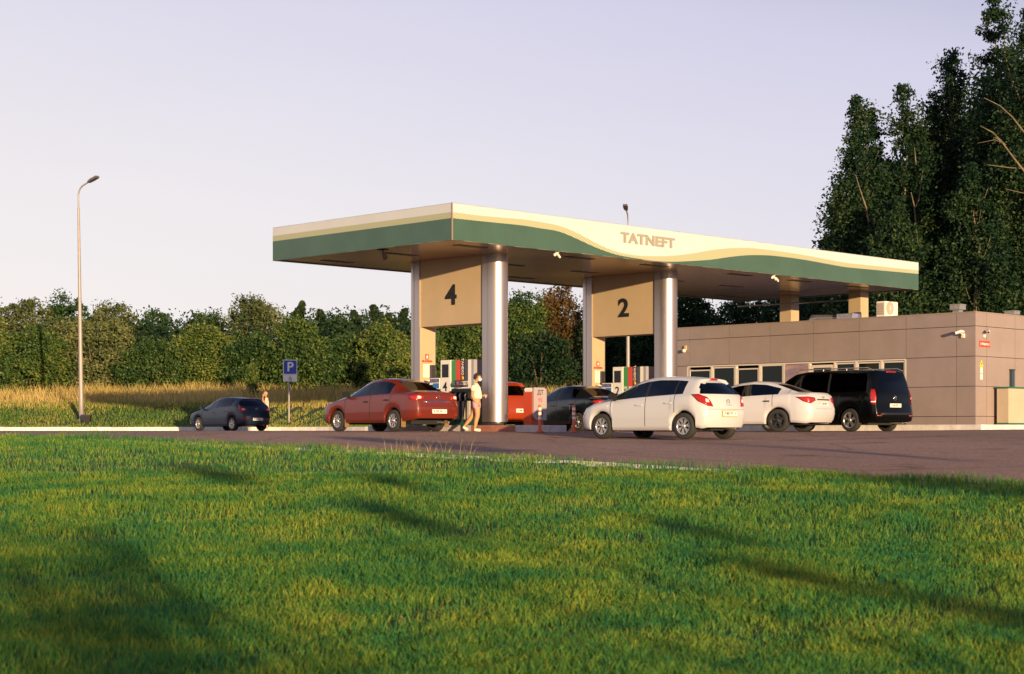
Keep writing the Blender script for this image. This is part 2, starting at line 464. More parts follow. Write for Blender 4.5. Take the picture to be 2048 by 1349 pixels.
# tall weeds at road edge (near px 820-900)
m_dry = leafmat('dry_meadow_blades', (.34, .25, .07), (.66, .48, .16), (.85, .66, .28), .4, .09)
n = 55
wx = RNG.normal(-1.75, .32, n); wy = 30.7+RNG.normal(0, .15, n)
wx = np.concatenate([wx, RNG.normal(-1.1, .2, 14)]); wy = np.concatenate([wy, 29.9+RNG.normal(0, .1, 14)])
o = blades('dry_weeds', wx, wy, H0(wx, wy), RNG.uniform(.1, .36, len(wx)), np.full(len(wx), .006), .6, m_dry)
props(o, 'tuft of dry straw-coloured weeds at the road edge in front of the pumps', 'weeds', kind='stuff')

# bank : green and brown short grass just behind the far kerb
m_bank = leafmat('bank_blades', (.05, .17, .03), (.18, .27, .04), (.55, .42, .12), .35, .22)
n = 90000
k = RNG.integers(12, 160, n); dd = RNG.uniform(.18, 6.5, n); al = RNG.uniform(0, 1, n)
A = FAR[k]; B = FAR[np.minimum(k+1, 199)]; d = B-A; L = np.hypot(*d.T)[:, None]; nr = np.stack([-d[:, 1], d[:, 0]], 1)/L
P0 = A+d*al[:, None]+nr*dd[:, None]
x, y = P0.T
fd = far_dist(x, y); ok = fd > .17; x = x[ok]; y = y[ok]; fd = fd[ok]
hh = (.07+.04*noise2(x, y, 1.2, 21)+np.clip(fd-4.5, 0, 2)*.12)*RNG.uniform(.5, 1.5, len(x))+.03
o = blades('bank_grass', x, y, H(x, y), np.clip(hh, .03, .6), np.full(len(x), .03), .5, m_bank)
props(o, 'short patchy green and brown grass on the bank behind the white kerb', 'grass', kind='stuff')

# meadow : tall dry golden grass behind
n = 170000
k = RNG.integers(8, 175, n); dd = 5.2+RNG.uniform(0, 1, n)**1.3*30; al = RNG.uniform(0, 1, n)
A = FAR[k]; B = FAR[np.minimum(k+1, 199)]; d = B-A; L = np.hypot(*d.T)[:, None]; nr = np.stack([-d[:, 1], d[:, 0]], 1)/L
P0 = A+d*al[:, None]+nr*dd[:, None]; x, y = P0.T
fd = far_dist(x, y); ok = (fd > 5.0) & (y > 74); x = x[ok]; y = y[ok]; fd = fd[ok]
hh = (.55+.22*noise2(x, y, .5, 31)+.2*noise2(x, y, 2.5, 33))*RNG.uniform(.5, 1.5, len(x))*np.clip((fd-4.5)/4, .35, 1.3)
o = blades('meadow_grass', x, y, H(x, y), np.clip(hh, .15, 1.5), np.full(len(x), .032), .28, m_dry)
props(o, 'tall dry golden grass of the meadow in front of the bushes', 'grass', kind='stuff')
# ================================================================== canopy
ZA = 1.47; ZI = ZA+.18               # asphalt level at the pumps, island top
ZU = EYE+4.97; ZT = ZU+.937           # canopy underside / top
LU, LV = 22.27, 7.69
m_white = mat('panel_white', (.58, .58, .59), .4, var=.03, scale=.7)
m_green = mat('panel_green', (.055, .110, .080), .4, var=.10, scale=.8)
m_leg = mat('leg_panel', (.50, .37, .225), .5, var=.05, scale=1.2)
m_column = mat('column_metal', (.54, .46, .43), .36, metal=.9, var=.05, scale=2, stretch=(1, 1, .15))
m_black = mat('black_plastic', (.012, .012, .013), .45)
m_dark = mat('dark_metal', (.03, .03, .032), .5)
m_steel = mat('galvanised_steel', (.46, .44, .42), .42, metal=.7, var=.12, scale=6)
m_letter = mat('bronze_letters', (.33, .30, .24), .45)
m_ink = mat('black_ink', (.01, .01, .01), .6)

def band_mat():
    m = bpy.data.materials.new('fascia_band'); N, L, P = nodes_of(m)
    tc = N.new('ShaderNodeTexCoord')
    mp = N.new('ShaderNodeMapping'); mp.inputs['Rotation'].default_value = (0, 0, 0)
    sep = N.new('ShaderNodeSeparateXYZ'); L.new(tc.outputs['Object'], sep.inputs[0])
    a = N.new('ShaderNodeMath'); a.operation = 'ADD'; L.new(sep.outputs[0], a.inputs[0]); L.new(sep.outputs[1], a.inputs[1])
    b = N.new('ShaderNodeMath'); b.operation = 'MULTIPLY_ADD'; b.inputs[1].default_value = 2.0; L.new(sep.outputs[2], b.inputs[0]); L.new(a.outputs[0], b.inputs[2])
    c = N.new('ShaderNodeMath'); c.operation = 'MULTIPLY'; c.inputs[1].default_value = 42.0; L.new(b.outputs[0], c.inputs[0])
    s = N.new('ShaderNodeMath'); s.operation = 'SINE'; L.new(c.outputs[0], s.inputs[0])
    h = N.new('ShaderNodeMath'); h.operation = 'MULTIPLY_ADD'; h.inputs[1].default_value = .5; h.inputs[2].default_value = .5; L.new(s.outputs[0], h.inputs[0])
    r = N.new('ShaderNodeValToRGB'); e = r.color_ramp.elements
    e[0].color = (.30, .32, .17, 1); e[1].color = (.50, .48, .32, 1); e[0].position = .2; e[1].position = .8
    L.new(h.outputs[0], r.inputs[0]); L.new(r.outputs[0], P.inputs['Base Color']); P.inputs['Roughness'].default_value = .4
    return m
m_band = band_mat()

def ceiling_mat():
    m = bpy.data.materials.new('ceiling_slats'); N, L, P = nodes_of(m)
    P.inputs['Base Color'].default_value = (.36, .23, .15, 1); P.inputs['Metallic'].default_value = .65
    P.inputs['Roughness'].default_value = .22
    return m
m_ceil = ceiling_mat()

canopy = thing('station_canopy', 'flat white and green fuel station canopy on round metal columns over the pumps', 'canopy',
               ST(0, 0, ZA), ANG)
def L2(u, v, z): return (u, v, z-ZA)
# roof slab and parapet core
mb = MB(); mb.box(.06, LU-.06, .06, LV-.06, ZU-ZA+.09, ZT-ZA-.06)
mb.build('roof', m_steel, canopy)
# ceiling : slatted sheet (real slats running along u)
mb = MB()
w = .15; n = int((LV-.1)/w)
for i in range(n):
    v0 = .05+i*(LV-.1)/n; v1 = .05+(i+1)*(LV-.1)/n
    mb.add([(.05, v0+.012, ZU-ZA), (LU-.05, v0+.012, ZU-ZA), (LU-.05, v1-.012, ZU-ZA), (.05, v1-.012, ZU-ZA),
            (.05, v0, ZU-ZA+.02), (LU-.05, v0, ZU-ZA+.02), (LU-.05, v1, ZU-ZA+.02), (.05, v1, ZU-ZA+.02)],
           [(0, 1, 2, 3), (4, 5, 1, 0), (3, 2, 6, 7)])
ceil = mb.build('ceiling', m_ceil, canopy, fix=False)
# recessed lamps in the ceiling
lamp_uv = [(u, v) for u in (1.6, 5.9, 9.2, 13.4, 16.6, 20.0) for v in (1.0, 3.85, 6.7)]
for (u, v) in lamp_uv:
    if abs(u-3.67) < .8 and 1.7 < v < 5.7: continue
    mb = MB(); mb.box(u-.55, u+.55, v-.12, v+.12, ZU-ZA-.012, ZU-ZA+.03)
    mb.build('ceiling_lamp', m_dark, ceil)

# fascia curves : fraction of height for band top and band bottom
bt = [(904,424,436),(960,431.5,442),(1000,435,446),(1050,439,451),(1080,444,456.5),(1118,450.5,461.5),(1156,466,478),(1194,487,495.5),(1232,503,508.5),(1270,510,515),
      (1308.5,511.6,521.0),(1346.6,511,522.6),(1384.6,506.6,521),(1422.7,499.8,518.8),(1461,496,513),(1499,496,509.7),
      (1537,499.8,510.4),(1575,505,514.5),(1613,511.0,520),(1689,525.5,534),(1837,541,547.8)]
def fb(x): return 478.2+(x-904.3)*(579-478.2)/932.7
def ft(x): return 405.8+(x-904.3)*(525.7-405.8)/932.7
fs, f1, f2 = [], [], []
for x, a, b in bt:
    r = (x-CX)/F; fs.append((r*44+1.549)/(.7103-.7039*r))
    f1.append((fb(x)-a)/(fb(x)-ft(x))); f2.append((fb(x)-b)/(fb(x)-ft(x)))
fs[0] = 0; fs[-1] = LU
S = np.linspace(0, LU, 180)
def smooth_interp(xs_, ys_, S):
    y = np.interp(S, xs_, ys_); k = np.hanning(11); k /= k.sum()
    return np.convolve(np.pad(y, 5, 'edge'), k, 'valid')
A1 = smooth_interp(fs, f1, S); A2 = np.minimum(smooth_interp(fs, f2, S), A1-.04); A2 = np.maximum(A2, .0)
zb, zt_ = ZU-ZA-.03, ZT-ZA
hgt = zt_-zb
def strip(mb, P, lo, hi, mi):
    n = len(P); V = [(p[0], p[1], zb+hgt*l) for p, l in zip(P, lo)]+[(p[0], p[1], zb+hgt*h) for p, h in zip(P, hi)]
    mb.add(V, [(i, i+1, n+i+1, n+i) for i in range(n-1)], mi)
one = np.ones_like(S)
fasc = MB()
# right-hand long face (v=0 side)
P = [(s, 0) for s in S]
strip(fasc, P, A1, one, 0); strip(fasc, P, A2, A1, 1); strip(fasc, P, one*0, A2, 2)
# short left face (u=0)
Sv = np.linspace(LV, 0, 30); P = [(0, s) for s in Sv]; o1 = np.ones(30)
strip(fasc, P, o1*.75, o1, 0); strip(fasc, P, o1*.588, o1*.75, 1); strip(fasc, P, o1*0, o1*.588, 2)
P = [(LU, s) for s in Sv[::-1]]
strip(fasc, P, o1*.75, o1, 0); strip(fasc, P, o1*.588, o1*.75, 1); strip(fasc, P, o1*0, o1*.588, 2)
P = [(s, LV) for s in S[::-1]]
strip(fasc, P, one*.75, one, 0); strip(fasc, P, one*.588, one*.75, 1); strip(fasc, P, one*0, one*.588, 2)
# top lip, bottom lip and inner returns
for (z0, z1, b) in ((zt_, zt_-.012, .12), (zb, zb+.012, .06)):
    for (x0, x1, y0, y1) in ((0, LU, 0, b), (0, LU, LV-b, LV), (0, b, b, LV-b), (LU-b, LU, b, LV-b)):
        fasc.box(x0, x1, y0, y1, min(z0, z1), max(z0, z1), 0 if z0 == zt_ else 3)
fascia = fasc.build('fascia', [m_white, m_band, m_green, m_letter], canopy, fix=False)
# vertical joints between fascia panels
mb = MB()
mb.box(-.012, .018, -.012, .018, zb-.002, zt_+.004)
mb.build('corner_trim', mat('joint_brown', (.30, .22, .17), .6), fascia)  # plain brown strip down the fascia corner
# letters
def sx_at(px):
    r = (px-CX)/F; return (r*44+1.549)/(.7103-.7039*r)
sL, sRr = sx_at(1241), sx_at(1349)
zL = EYE+(HY-(463.5+497)/2)/F*(44+.7039*(sL+sRr)/2)
# centre height at the middle of the word
yc = 481.0; Dm = 44+.7039*sx_at(1296)
zc = EYE+(HY-yc)/F*Dm
me = text_mesh('TATNEFT', .50, Matrix.Identity(4), .012, bold=.018, space=1.03)
co = np.array([v.co for v in me.vertices]); wdt = np.ptp(co[:, 0]); hh_ = np.ptp(co[:, 1])
caph = 20.5/F*Dm
scx = (sRr-sL)/wdt; scy = caph/hh_
me.transform(basis(((sL+sRr)/2, -.012, zc-ZA), (1, 0, 0), (0, 0, 1)) @ Matrix.Diagonal((scx, scy, 1, 1)) @ Matrix.Translation((-(co[:, 0].max()+co[:, 0].min())/2, -(co[:, 1].max()+co[:, 1].min())/2, 0)))
link('letters', me, m_letter, fascia)

# legs -------------------------------------------------------------
V1, V2 = 2.134, 5.284; RL = .33
def stadium(cu, cv, r, ext, sgn):
    """half round end pointing sgn*v, flat body extending the other way"""
    pts = []
    for k in range(25):
        t = math.pi*k/24
        pts.append((cu+r*math.cos(t), cv+sgn*r*math.sin(t)))
    pts += [(cu-r, cv-sgn*ext), (cu+r, cv-sgn*ext)]
    return pts
def leg(u, v, sgn, name='column'):
    mb = MB(); z0 = ZI-ZA-.02
    # round outer shell
    n = 33; ring = [(u+RL*math.cos(math.pi*k/(n-1)), v+sgn*RL*math.sin(math.pi*k/(n-1))) for k in range(n)]
    zs = [z0+.12, ZU-ZA+.02]
    V = [(p[0], p[1], z) for z in zs for p in ring]
    mb.add(V, [(i, i+1, n+i+1, n+i) for i in range(n-1)], 0, True)
    # flat return strips and inner face
    e = .24; y0 = v; y1 = v-sgn*e
    for su in (-1, 1):
        x = u+su*(RL-.004)
        mb.box(min(x, x-su*.02), max(x, x-su*.02), min(y0-sgn*.012, y1), max(y0-sgn*.012, y1), z0+.12, ZU-ZA+.02, 0)
    mb.box(u-RL+.026, u+RL-.026, min(y1, y1+sgn*.03), max(y1, y1+sgn*.03), z0+.12, ZU-ZA+.02, 1)
    mb.box(u-RL+.04, u+RL-.04, min(v, y1)+.01, max(v, y1)-.01, z0, z0+.14, 2)
    mb.lathe([(RL-.05, z0), (RL-.05, z0+.14)], c=(u, v, 0), mi=2, seg=24)
    return mb.build(name, [m_column, m_leg, m_dark], canopy)
for ui, num in ((3.672, '4'), (11.143, '2')):
    leg(ui, V1, -1); leg(ui, V2, 1)
    mb = MB(); zb_ = EYE+3.05-ZA
    mb.box(ui-.285, ui+.285, V1+.245, V2-.245, zb_, ZU-ZA+.02)
    pn = mb.build('lintel_panel', m_leg, canopy)
    size = 1.0
    me = text_mesh(num, 1.0, Matrix.Identity(4), .006, bold=.028)
    co = np.array([v.co for v in me.vertices])
    # number: px 891-913 x 571-611 (4)  /  1236-1258 x 597-636 (2)
    pxa, pxb, ya, yb = (890.5, 913.5, 569.5, 610.5) if num == '4' else (1236.5, 1258, 597, 634.5)
    a = ui-.285
    va, vb = v_of_px(pxa, a), v_of_px(pxb, a); vm = (va+vb)/2; D = ST(a, vm).y
    zc = EYE+(HY-(ya+yb)/2)/F*D; ch = (yb-ya)/F*D
    me.transform(basis((a-.007, vm, zc-ZA), (0, -1, 0), (0, 0, 1)) @ Matrix.Diagonal((abs(va-vb)/np.ptp(co[:, 0]), ch/np.ptp(co[:, 1]), 1, 1)) @ Matrix.Translation((-(co[:, 0].max()+co[:, 0].min())/2, -(co[:, 1].max()+co[:, 1].min())/2, 0)))
    link('number', me, m_ink, pn)
for v in (V1, 5.15):
    mb = MB(); mb.box(21.75-.25, 21.75+.25, v-.25, v+.25, 0.1, ZU-ZA+.02)
    mb.build('square_column', m_leg, canopy)
# horizontal tie pipe seen under the canopy
mb = MB(); mb.tube([(21.3, 7.2, ZU-ZA-.28), (21.75, 2.6, ZU-ZA-.28)], .03); mb.build('tie_pipe', m_steel, canopy)

# ================================================================== islands
def island(u, v0, v1, label):
    r = .68
    pts = []
    for k in range(13): t = math.pi+math.pi*k/12; pts.append((u+r*math.cos(t), v0+r+r*math.sin(t)))
    for k in range(13): t = math.pi*k/12; pts.append((u+r*math.cos(t), v1-r+r*math.sin(t)))
    root = thing('pump_island', label, 'kerb island', ST(u, (v0+v1)/2, ZA-.02), ANG)
    cy = (v0+v1)/2
    P = [(p[0]-u, p[1]-cy) for p in pts]
    mb = MB(); mb.prism([(p[0]*.93, p[1]*.985) for p in P], 0, ZI-ZA+.02); mb.build('slab', m_kerbg, root)
    mk = MB(); mk2 = MB()
    # kerb stones, alternating red-brown and white
    Q = P+[P[0]]
    Pr = resample(Q, int(sum(math.dist(Q[i], Q[i+1]) for i in range(len(Q)-1))/.9)*8+1)
    for i in range(len(Pr)-1):
        a, b = Pr[i], Pr[i+1]; tgt = mk
        s = (i//8)
        if a[0] < 0 and a[1] > v0-cy+1.15 and a[1] < v0-cy+2.9: tgt = mk2
        ai, bi = (a[0]*.82, a[1]*.97), (b[0]*.82, b[1]*.97)
        z0, z1 = -.02, ZI-ZA+.025
        tgt.add([(a[0], a[1], z0), (b[0], b[1], z0), (b[0], b[1], z1-.02), (a[0], a[1], z1-.02), (b[0]*.98, b[1]*.995, z1), (a[0]*.98, a[1]*.995, z1), (*bi, z1), (*ai, z1)],
               [(0, 1, 2, 3), (3, 2, 4, 5), (5, 4, 6, 7)])
    mk.build('kerb', mat('kerb_lilac', (.52, .46, .46), .8, var=.15, scale=3), root)
    mk2.build('kerb', mat('kerb_redbrown', (.36, .14, .10), .8, var=.2, scale=3), root)
    return root
island(3.672, -.35, 7.4, 'raised kerb island with rounded end under the portal numbered 4')
island(11.143, -.35, 7.4, 'raised kerb island under the portal numbered 2')

# ================================================================== fuel dispensers
m_cream = mat('dispenser_white', (.80, .74, .68), .4)
m_dgreen = mat('dispenser_green', (.02, .10, .06), .4)
def dispenser(u, num, label):
    a = u-.30                       # near face plane
    root = thing('fuel_dispenser', label, 'fuel pump', ST(u, 3.45, ZI), ANG, 'fuel pumps on the islands')
    v0, v1 = 2.74, 4.13             # right..left as seen
    X0 = -.30; X1 = .30
    def y(v): return v-3.45
    zt = EYE+2.04-ZI
    tl = 4.13; tr = 3.69            # white tower with display
    mb = MB(); mb.box(X0+.02, X1-.02, y(2.76), y(4.10), 0, .12); mb.box(X0+.02, X1-.02, y(2.76), y(3.69), .12, 1.06)
    mb.box(X0+.04, X1-.04, y(3.69), y(4.12), .12, 1.0)
    mb.build('body', m_dgreen, root)
    mb = MB(); mb.box(X0-.02, X1+.02, y(tr), y(tl), .86, zt, b=.012); mb.build('tower', m_cream, root)
    mb = MB(); mb.box(X0-.03, X0-.018, y(tr)+.09, y(tl)-.08, zt-.50, zt-.12); sc = mb.build('display', m_black, root)
    me = text_mesh(num, .38, basis((X0-.024, y((tl+tr)/2)+.02, zt-.78), (0, -1, 0), (0, 0, 1)), .003, bold=.004); link('number', me, m_ink, root)
    cols = [('stripe_green', (.05, .26, .07)), ('stripe_red', (.62, .06, .03)), ('stripe_black', (.02, .02, .02)), ('stripe_grey', (.06, .06, .075)), ('stripe_white', (.80, .74, .66)), ('stripe_lilac', (.33, .31, .36))]
    edges = [3.69, 3.50, 3.30, 3.13, 2.99, 2.85, 2.74]
    txt = ['92', '95', 'ДТ', 'ДТ', '', '']
    for i, (nm, c) in enumerate(cols):
        mb = MB(); mb.box(X0, X1, y(edges[i+1])+.006, y(edges[i])-.006, 1.10, zt-.01); 
        pn = mb.build('fuel_grade_panel', mat(nm, c, .4), root)
        ym = y((edges[i]+edges[i+1])/2)
        if txt[i]:
            me = text_mesh(txt[i], .13, basis((X0-.004, ym, 1.21), (0, -1, 0), (0, 0, 1)), .002, bold=.003); link('lettering', me, m_cream, pn)
        if i == 2:
            me = text_mesh('ТАНЕКО', .12, basis((X0-.004, ym, 1.68), (0, 0, -1), (0, -1, 0)), .002, bold=.002); link('lettering', me, m_cream, pn)
            mb = MB(); mb.lathe([(0, 0), (.06, 0), (.06, .004), (0, .004)], 'x', c=(X0-.006, ym, 1.36)); mb.build('badge', mat('badge_yellow', (.75, .35, .03), .5), pn)
    mb = MB(); mb.box(X0-.01, X1+.01, y(2.74), y(3.69), 1.06, 1.10); mb.build('trim', m_cream, root)
    # recessed dark back with nozzles and hoses
    mb = MB(); mb.box(X0-.004, X0+.016, y(2.80), y(3.68), .30, 1.05); mb.build('nozzle_bay', m_black, root)
    for i in range(4):
        yy = y(3.60-.22*i)
        mb = MB()
        mb.box(X0-.12, X0-.005, yy-.05, yy+.05, .72, .96, b=.01); hol = mb.build('nozzle', m_black, root)
        mb = MB(); mb.tube([(X0-.10, yy, .92), (X0-.17, yy, .86), (X0-.13, yy+.01, .72)], .022); mb.build('handle', m_steel, hol)
        mb = MB(); pts = []
        for k in range(15):
            t = k/14; pts.append((X0-.10-.08*math.sin(t*math.pi), yy+.10*math.sin(t*6.0+i)*(.5), .95-.85*math.sin(t*math.pi*.98)))
        mb.tube(pts, .017, 6); mb.build('hose', m_black, root)
        mb = MB(); mb.box(X0-.035, X0-.01, yy-.065, yy+.045, .18, .70); mb.build('hose_plate', mat('hose_plate_beige', (.60, .52, .44), .5, var=.1), root)
    return root
dispenser(3.672, '4', 'fuel dispenser numbered 4 with coloured grade stripes behind the walking woman')
dispenser(11.143, '2', 'fuel dispenser numbered 2 with coloured grade stripes rising behind the white hatchback')

m_blue = mat('board_blue', (.03, .16, .42), .5); m_paper = mat('paper_sheet', (.72, .70, .60), .7)
for u, lab in ((3.672, 'small framed advert board left of the fuel dispenser numbered 4'), (11.143, 'small framed advert board left of the fuel dispenser numbered 2')):
    root = thing('advert_board', lab, 'advert board', ST(u-.34, 4.36, ZI), ANG, 'advert boards by the pumps')
    zc = 1.08
    mb = MB(); mb.box(.0, .03, -.22, .22, zc-.02, zc+.30, b=.006); bd = mb.build('board', m_cream, root)
    mb = MB(); mb.box(-.006, 0, -.19, .20, zc+.17, zc+.28); mb.build('top_picture', mat('picture_navy', (.02, .03, .10), .5, col2=(.25, .2, .35), scale=14), bd)
    mb = MB(); mb.box(-.006, 0, -.19, .06, zc+.0, zc+.15); mb.build('blue_picture', m_blue, bd)
    mb = MB(); mb.box(-.007, 0, .07, .17, zc+.01, zc+.11); mb.build('dark_picture', m_dark, bd)
    mb = MB(); mb.tube([(.015, 0, 0), (.015, 0, zc)], .02); mb.build('post', m_steel, root)
    # notices on the inner face of the rear leg
    yf = V2-.24-.004
    root = thing('notice_sheet', 'pale notice sheet with extinguisher sign on the rear leg of portal '+('4' if u < 5 else '2'), 'notice', ST(u-.02, yf, 0), ANG, 'notices on the portal legs')
    mb = MB(); mb.box(-.16, .16, -.012, .0, EYE+1.57, EYE+1.96); nt = mb.build('sheet', m_paper, root)
    mb = MB()
    for k in range(9): mb.box(-.13, .13-.05*(k % 3 == 2), -.014, -.011, EYE+1.90-k*.038-.006, EYE+1.90-k*.038+.004)
    mb.build('text_lines', mat('pale_print', (.40, .40, .36), .7), nt)
    mb = MB(); mb.box(-.075, .055, -.012, 0, EYE+2.02+.08, EYE+2.02+.24); ex = mb.build('extinguisher_sign', mat('safety_red', (.50, .05, .03), .5), root)
    mb = MB(); mb.box(-.04, .02, -.016, -.011, EYE+2.13, EYE+2.21); mb.tube([(-.01, -.015, EYE+2.2), (-.01, -.015, EYE+2.24)], .01); mb.build('symbol', m_paper, ex)
    me = text_mesh('НЕ КУРИТЬ', .075, basis((-.0, -.012, EYE+2.045), (1, 0, 0), (0, 0, 1)), .002, bold=.004); link('lettering', me, mat('safety_red', (0, 0, 0)), root)
    # towel dispenser
    root = thing('towel_dispenser', 'rounded silver towel dispenser fixed low on the rear leg of portal '+('4' if u < 5 else '2'), 'dispenser', ST(u+.05, yf-.14, 0), ANG, 'towel dispensers on the portal legs')
    mb = MB(); mb.lathe([(0, .46), (.12, .45), (.15, .40), (.155, .1), (.13, .02), (0, .0)], c=(.08, 0, EYE+1.04)); mb.build('shell', mat('satin_silver', (.66, .58, .58), .3, metal=.5), root)
    mb = MB(); mb.box(-.10, .24, .08, .13, EYE+1.0, EYE+1.50); mb.build('bracket', m_cream, root)

# ================================================================== price pillar on island 4
root = thing('price_pillar', 'red box pillar with rounded white panel listing fuel grades at the island end', 'price sign', ST(3.672, .62, ZI), ANG)
m_red = mat('signal_red', (.50, .055, .012), .45)
mb = MB(); mb.box(-.30, .15, -.20, .14, 0, .92, b=.01); mb.build('body', m_red, root)
mb = MB(); mb.box(-.285, .135, -.19, .13, .92, 1.03, b=.02); mb.build('cap', m_cream, root)
pts = []
def rrect(x0, x1, z0, z1, r, n=6):
    o = []
    for (cx, cz, a0) in ((x1-r[1], z1-r[1], 0), (x0+r[0], z1-r[0], 90), (x0+r[3], z0+r[3], 180), (x1-r[2], z0+r[2], 270)):
        rr = r[{0: 1, 90: 0, 180: 3, 270: 2}[a0]]
        for k in range(n+1):
            t = R(a0+90*k/n); o.append((cx+rr*math.cos(t), cz+rr*math.sin(t)))
    return o
pp = rrect(-.285, .22, .14, 1.04, (.02, .12, .01, .16))
mb = MB(); mb.prism(pp, 0, .05)
me_ = mb.mesh('panel'); me_.transform(basis((0, -.205, 0), (1, 0, 0), (0, 0, 1)))
pnl = link('panel', me_, mat('panel_pale', (.38, .31, .32), .5), root)
for t, c, z in (('ДТ', (.05, .03, .03), .90), ('95', (.65, .12, .08), .69), ('92', (.25, .50, .08), .48), ('ДТ', (.02, .02, .02), .29)):
    me = text_mesh(t, .17, basis((-.03, -.257, z), (1, 0, 0), (0, 0, 1)), .002, bold=.003)
    link('lettering', me, mat('print_%d_%d' % (c[0]*100, c[1]*100), c, .6), pnl)

# ================================================================== bollards
m_orange = mat('bollard_orange', (.68, .12, .045), .5); m_refl = mat('reflective_white', (.80, .72, .68), .4)
for px, D, lab in ((1079.5, 45.6, 'red and white flexible post in front of the price pillar'), (1147.5, 45.9, 'red and white flexible post between the price pillar and the white hatchback')):
    X = (px-CX)/F*D; z = h0(X, D)
    root = thing('bollard', lab, 'bollard', (X, D, z), 0, 'flexible posts beside the island')
    mb = MB(); mb.lathe([(0, 0), (.11, 0), (.11, .03), (.06, .06), (.045, .10)]); mb.build('base', m_orange, root)
    mb = MB(); mb.lathe([(.043, .06), (.043, .72), (.035, .745), (0, .75)]); post = mb.build('post', m_orange, root)
    for zz in (.355, .475, .60):
        mb = MB(); mb.lathe([(.0455, zz), (.0455, zz+.068)]); mb.build('reflective_band', m_refl, post)
# ================================================================== shop building
UB = 19.0; VB = -4.12; VE = 8.9; ZR = EYE+3.795; ZB = EYE+.256
m_wall = mat('composite_panel', (.30, .235, .22), .5, var=.07, scale=1.2)
m_gap = mat('panel_gap', (.07, .045, .04), .8)
m_frame = mat('window_frame_white', (.66, .58, .50), .45)
m_pane = mat('window_glass_dark', (.006, .010, .010), .05, spec=.25)
shop = thing('shop_building', 'low flat-roofed building clad in brown-grey panels beside the canopy', 'building', ST(UB, VB, ZB), ANG)
def bz(y_at_corner):   # height above base from photo y at the corner column
    return EYE+(HY-y_at_corner)/F*54.45-ZB
Y0 = 0.0
def vl(px): return v_of_px(px, UB)-VB
zj = [-.06, bz(833), bz(772.7), bz(712.5), bz(652), bz(625)]
wx0, wx1 = vl(1812), vl(1375)
mb = MB(); T = .04
vj = [0, vl(1913), vl(1812), vl(1718), vl(1627), vl(1540), vl(1458), vl(1379.5), VE-VB]
for i in range(len(vj)-1):
    for j in range(len(zj)-1):
        a, b = vj[i], vj[i+1]; z0, z1 = zj[j], zj[j+1]
        inwin = a > wx0-.05 and b < wx1+.2
        if inwin and j < 3: continue
        g = .009
        mb.box(0, T, a+(g if i else 0), b-g, z0+(g if j else 0), z1-(g if j < 4 else 0))
wf = mb.build('front_cladding', m_wall, shop)
uj = [T+.012, u_of_px(1973.5, VB)-UB, u_of_px(2030, VB)-UB, 3.9, 5.5, 7.1, 8.7, 10.3]
mb = MB()
for i in range(len(uj)-1):
    for j in range(len(zj)-1):
        g = .009
        mb.box(uj[i]+(g if i else -.012), uj[i+1]-g, 0, T, zj[j]+(g if j else 0), zj[j+1]-(g if j < 4 else 0))
mb.build('side_cladding', m_wall, shop)
DU = 10.3; DVv = VE-VB
mb = MB()
mb.box(T+.02, DU, T+.02, wx0-.0, -.1, zj[5]-.05); mb.box(T+.02, DU, wx0, wx1, zj[3]+.01, zj[5]-.05); mb.box(T+.02, DU, wx1, DVv-.02, -.1, zj[5]-.05)
mb.box(T+1.6, DU, wx0, wx1, -.1, zj[3]+.01)
mb.build('core_wall', m_gap, shop)
mb = MB(); mb.box(-.015, DU, -.015, DVv, zj[5], zj[5]+.035); mb.build('roof', mat('roof_trim', (.30, .23, .20), .5), shop)
mb = MB(); mb.box(T+.02, T+1.6, wx0, wx1, -.05, .02); mb.build('floor', mat('floor_tile_grey', (.20, .18, .16), .4), shop)
# window strip  (photo columns -> panes)
wtop = zj[3]-.02
def window(p0, p1, zlo=.72, dz=.07, door=False, fr=.07, kind='window'):
    v1, v0 = vl(p0), vl(p1)       # p0 left, p1 right
    mb = MB(); x0, x1 = .01, .09
    mb.box(x0, x1, v0, v0+fr, zlo, wtop-dz); mb.box(x0, x1, v1-fr, v1, zlo, wtop-dz)
    mb.box(x0, x1, v0+fr, v1-fr, wtop-dz-fr, wtop-dz); mb.box(x0, x1, v0+fr, v1-fr, zlo, zlo+fr)
    f = mb.build(kind, m_frame, shop)
    mb = MB(); mb.box(x0+.03, x0+.045, v0+fr, v1-fr, zlo+fr, wtop-dz-fr); mb.build('pane', m_pane, f)
    if door:
        mb = MB(); mb.tube([(x0-.03, v0+.16, .8), (x0-.03, v0+.16, 1.4)], .015); mb.build('handle', m_steel, f)
    return f
mb = MB()
mb.box(-.004, .10, wx0, wx1, wtop-.035, wtop+.012)
for p in (1375.5, 1423, 1471.5, 1519, 1568, 1618.5, 1669, 1712, 1762.5, 1811):
    mb.box(-.002, .10, vl(p)-.035, vl(p)+.035, 0, wtop-.035)
mb.build('window_frame', m_frame, shop)
for (a, b, d, lo) in ((1378, 1421, .10, .72), (1425, 1469.5, .02, .72), (1473.5, 1517, .10, .72), (1521, 1566, .0, .72), (1671, 1710, .02, .05), (1714, 1760, .02, .05), (1764.5, 1809.5, .02, .05)):
    window(a, b, lo, d+.036, fr=.045)
window(1620.5, 1667, .03, .10, True, fr=.10, kind='door')
mb = MB(); mb.box(.0, .10, wx0, vl(1670), .0, .05); mb.box(.0, .10, vl(1618), wx1, .0, .72)
mb.build('sill_panel', m_wall, shop)
v1, v0 = vl(1570), vl(1616.5)
mb = MB(); mb.box(.0, .03, v0+.01, v1-.01, .72, wtop-.05); mb.build('poster', mat('poster_sunset', (.52, .33, .26), .5, col2=(.20, .15, .24), scale=1.6, stretch=(1, .5, 3.0)), shop)

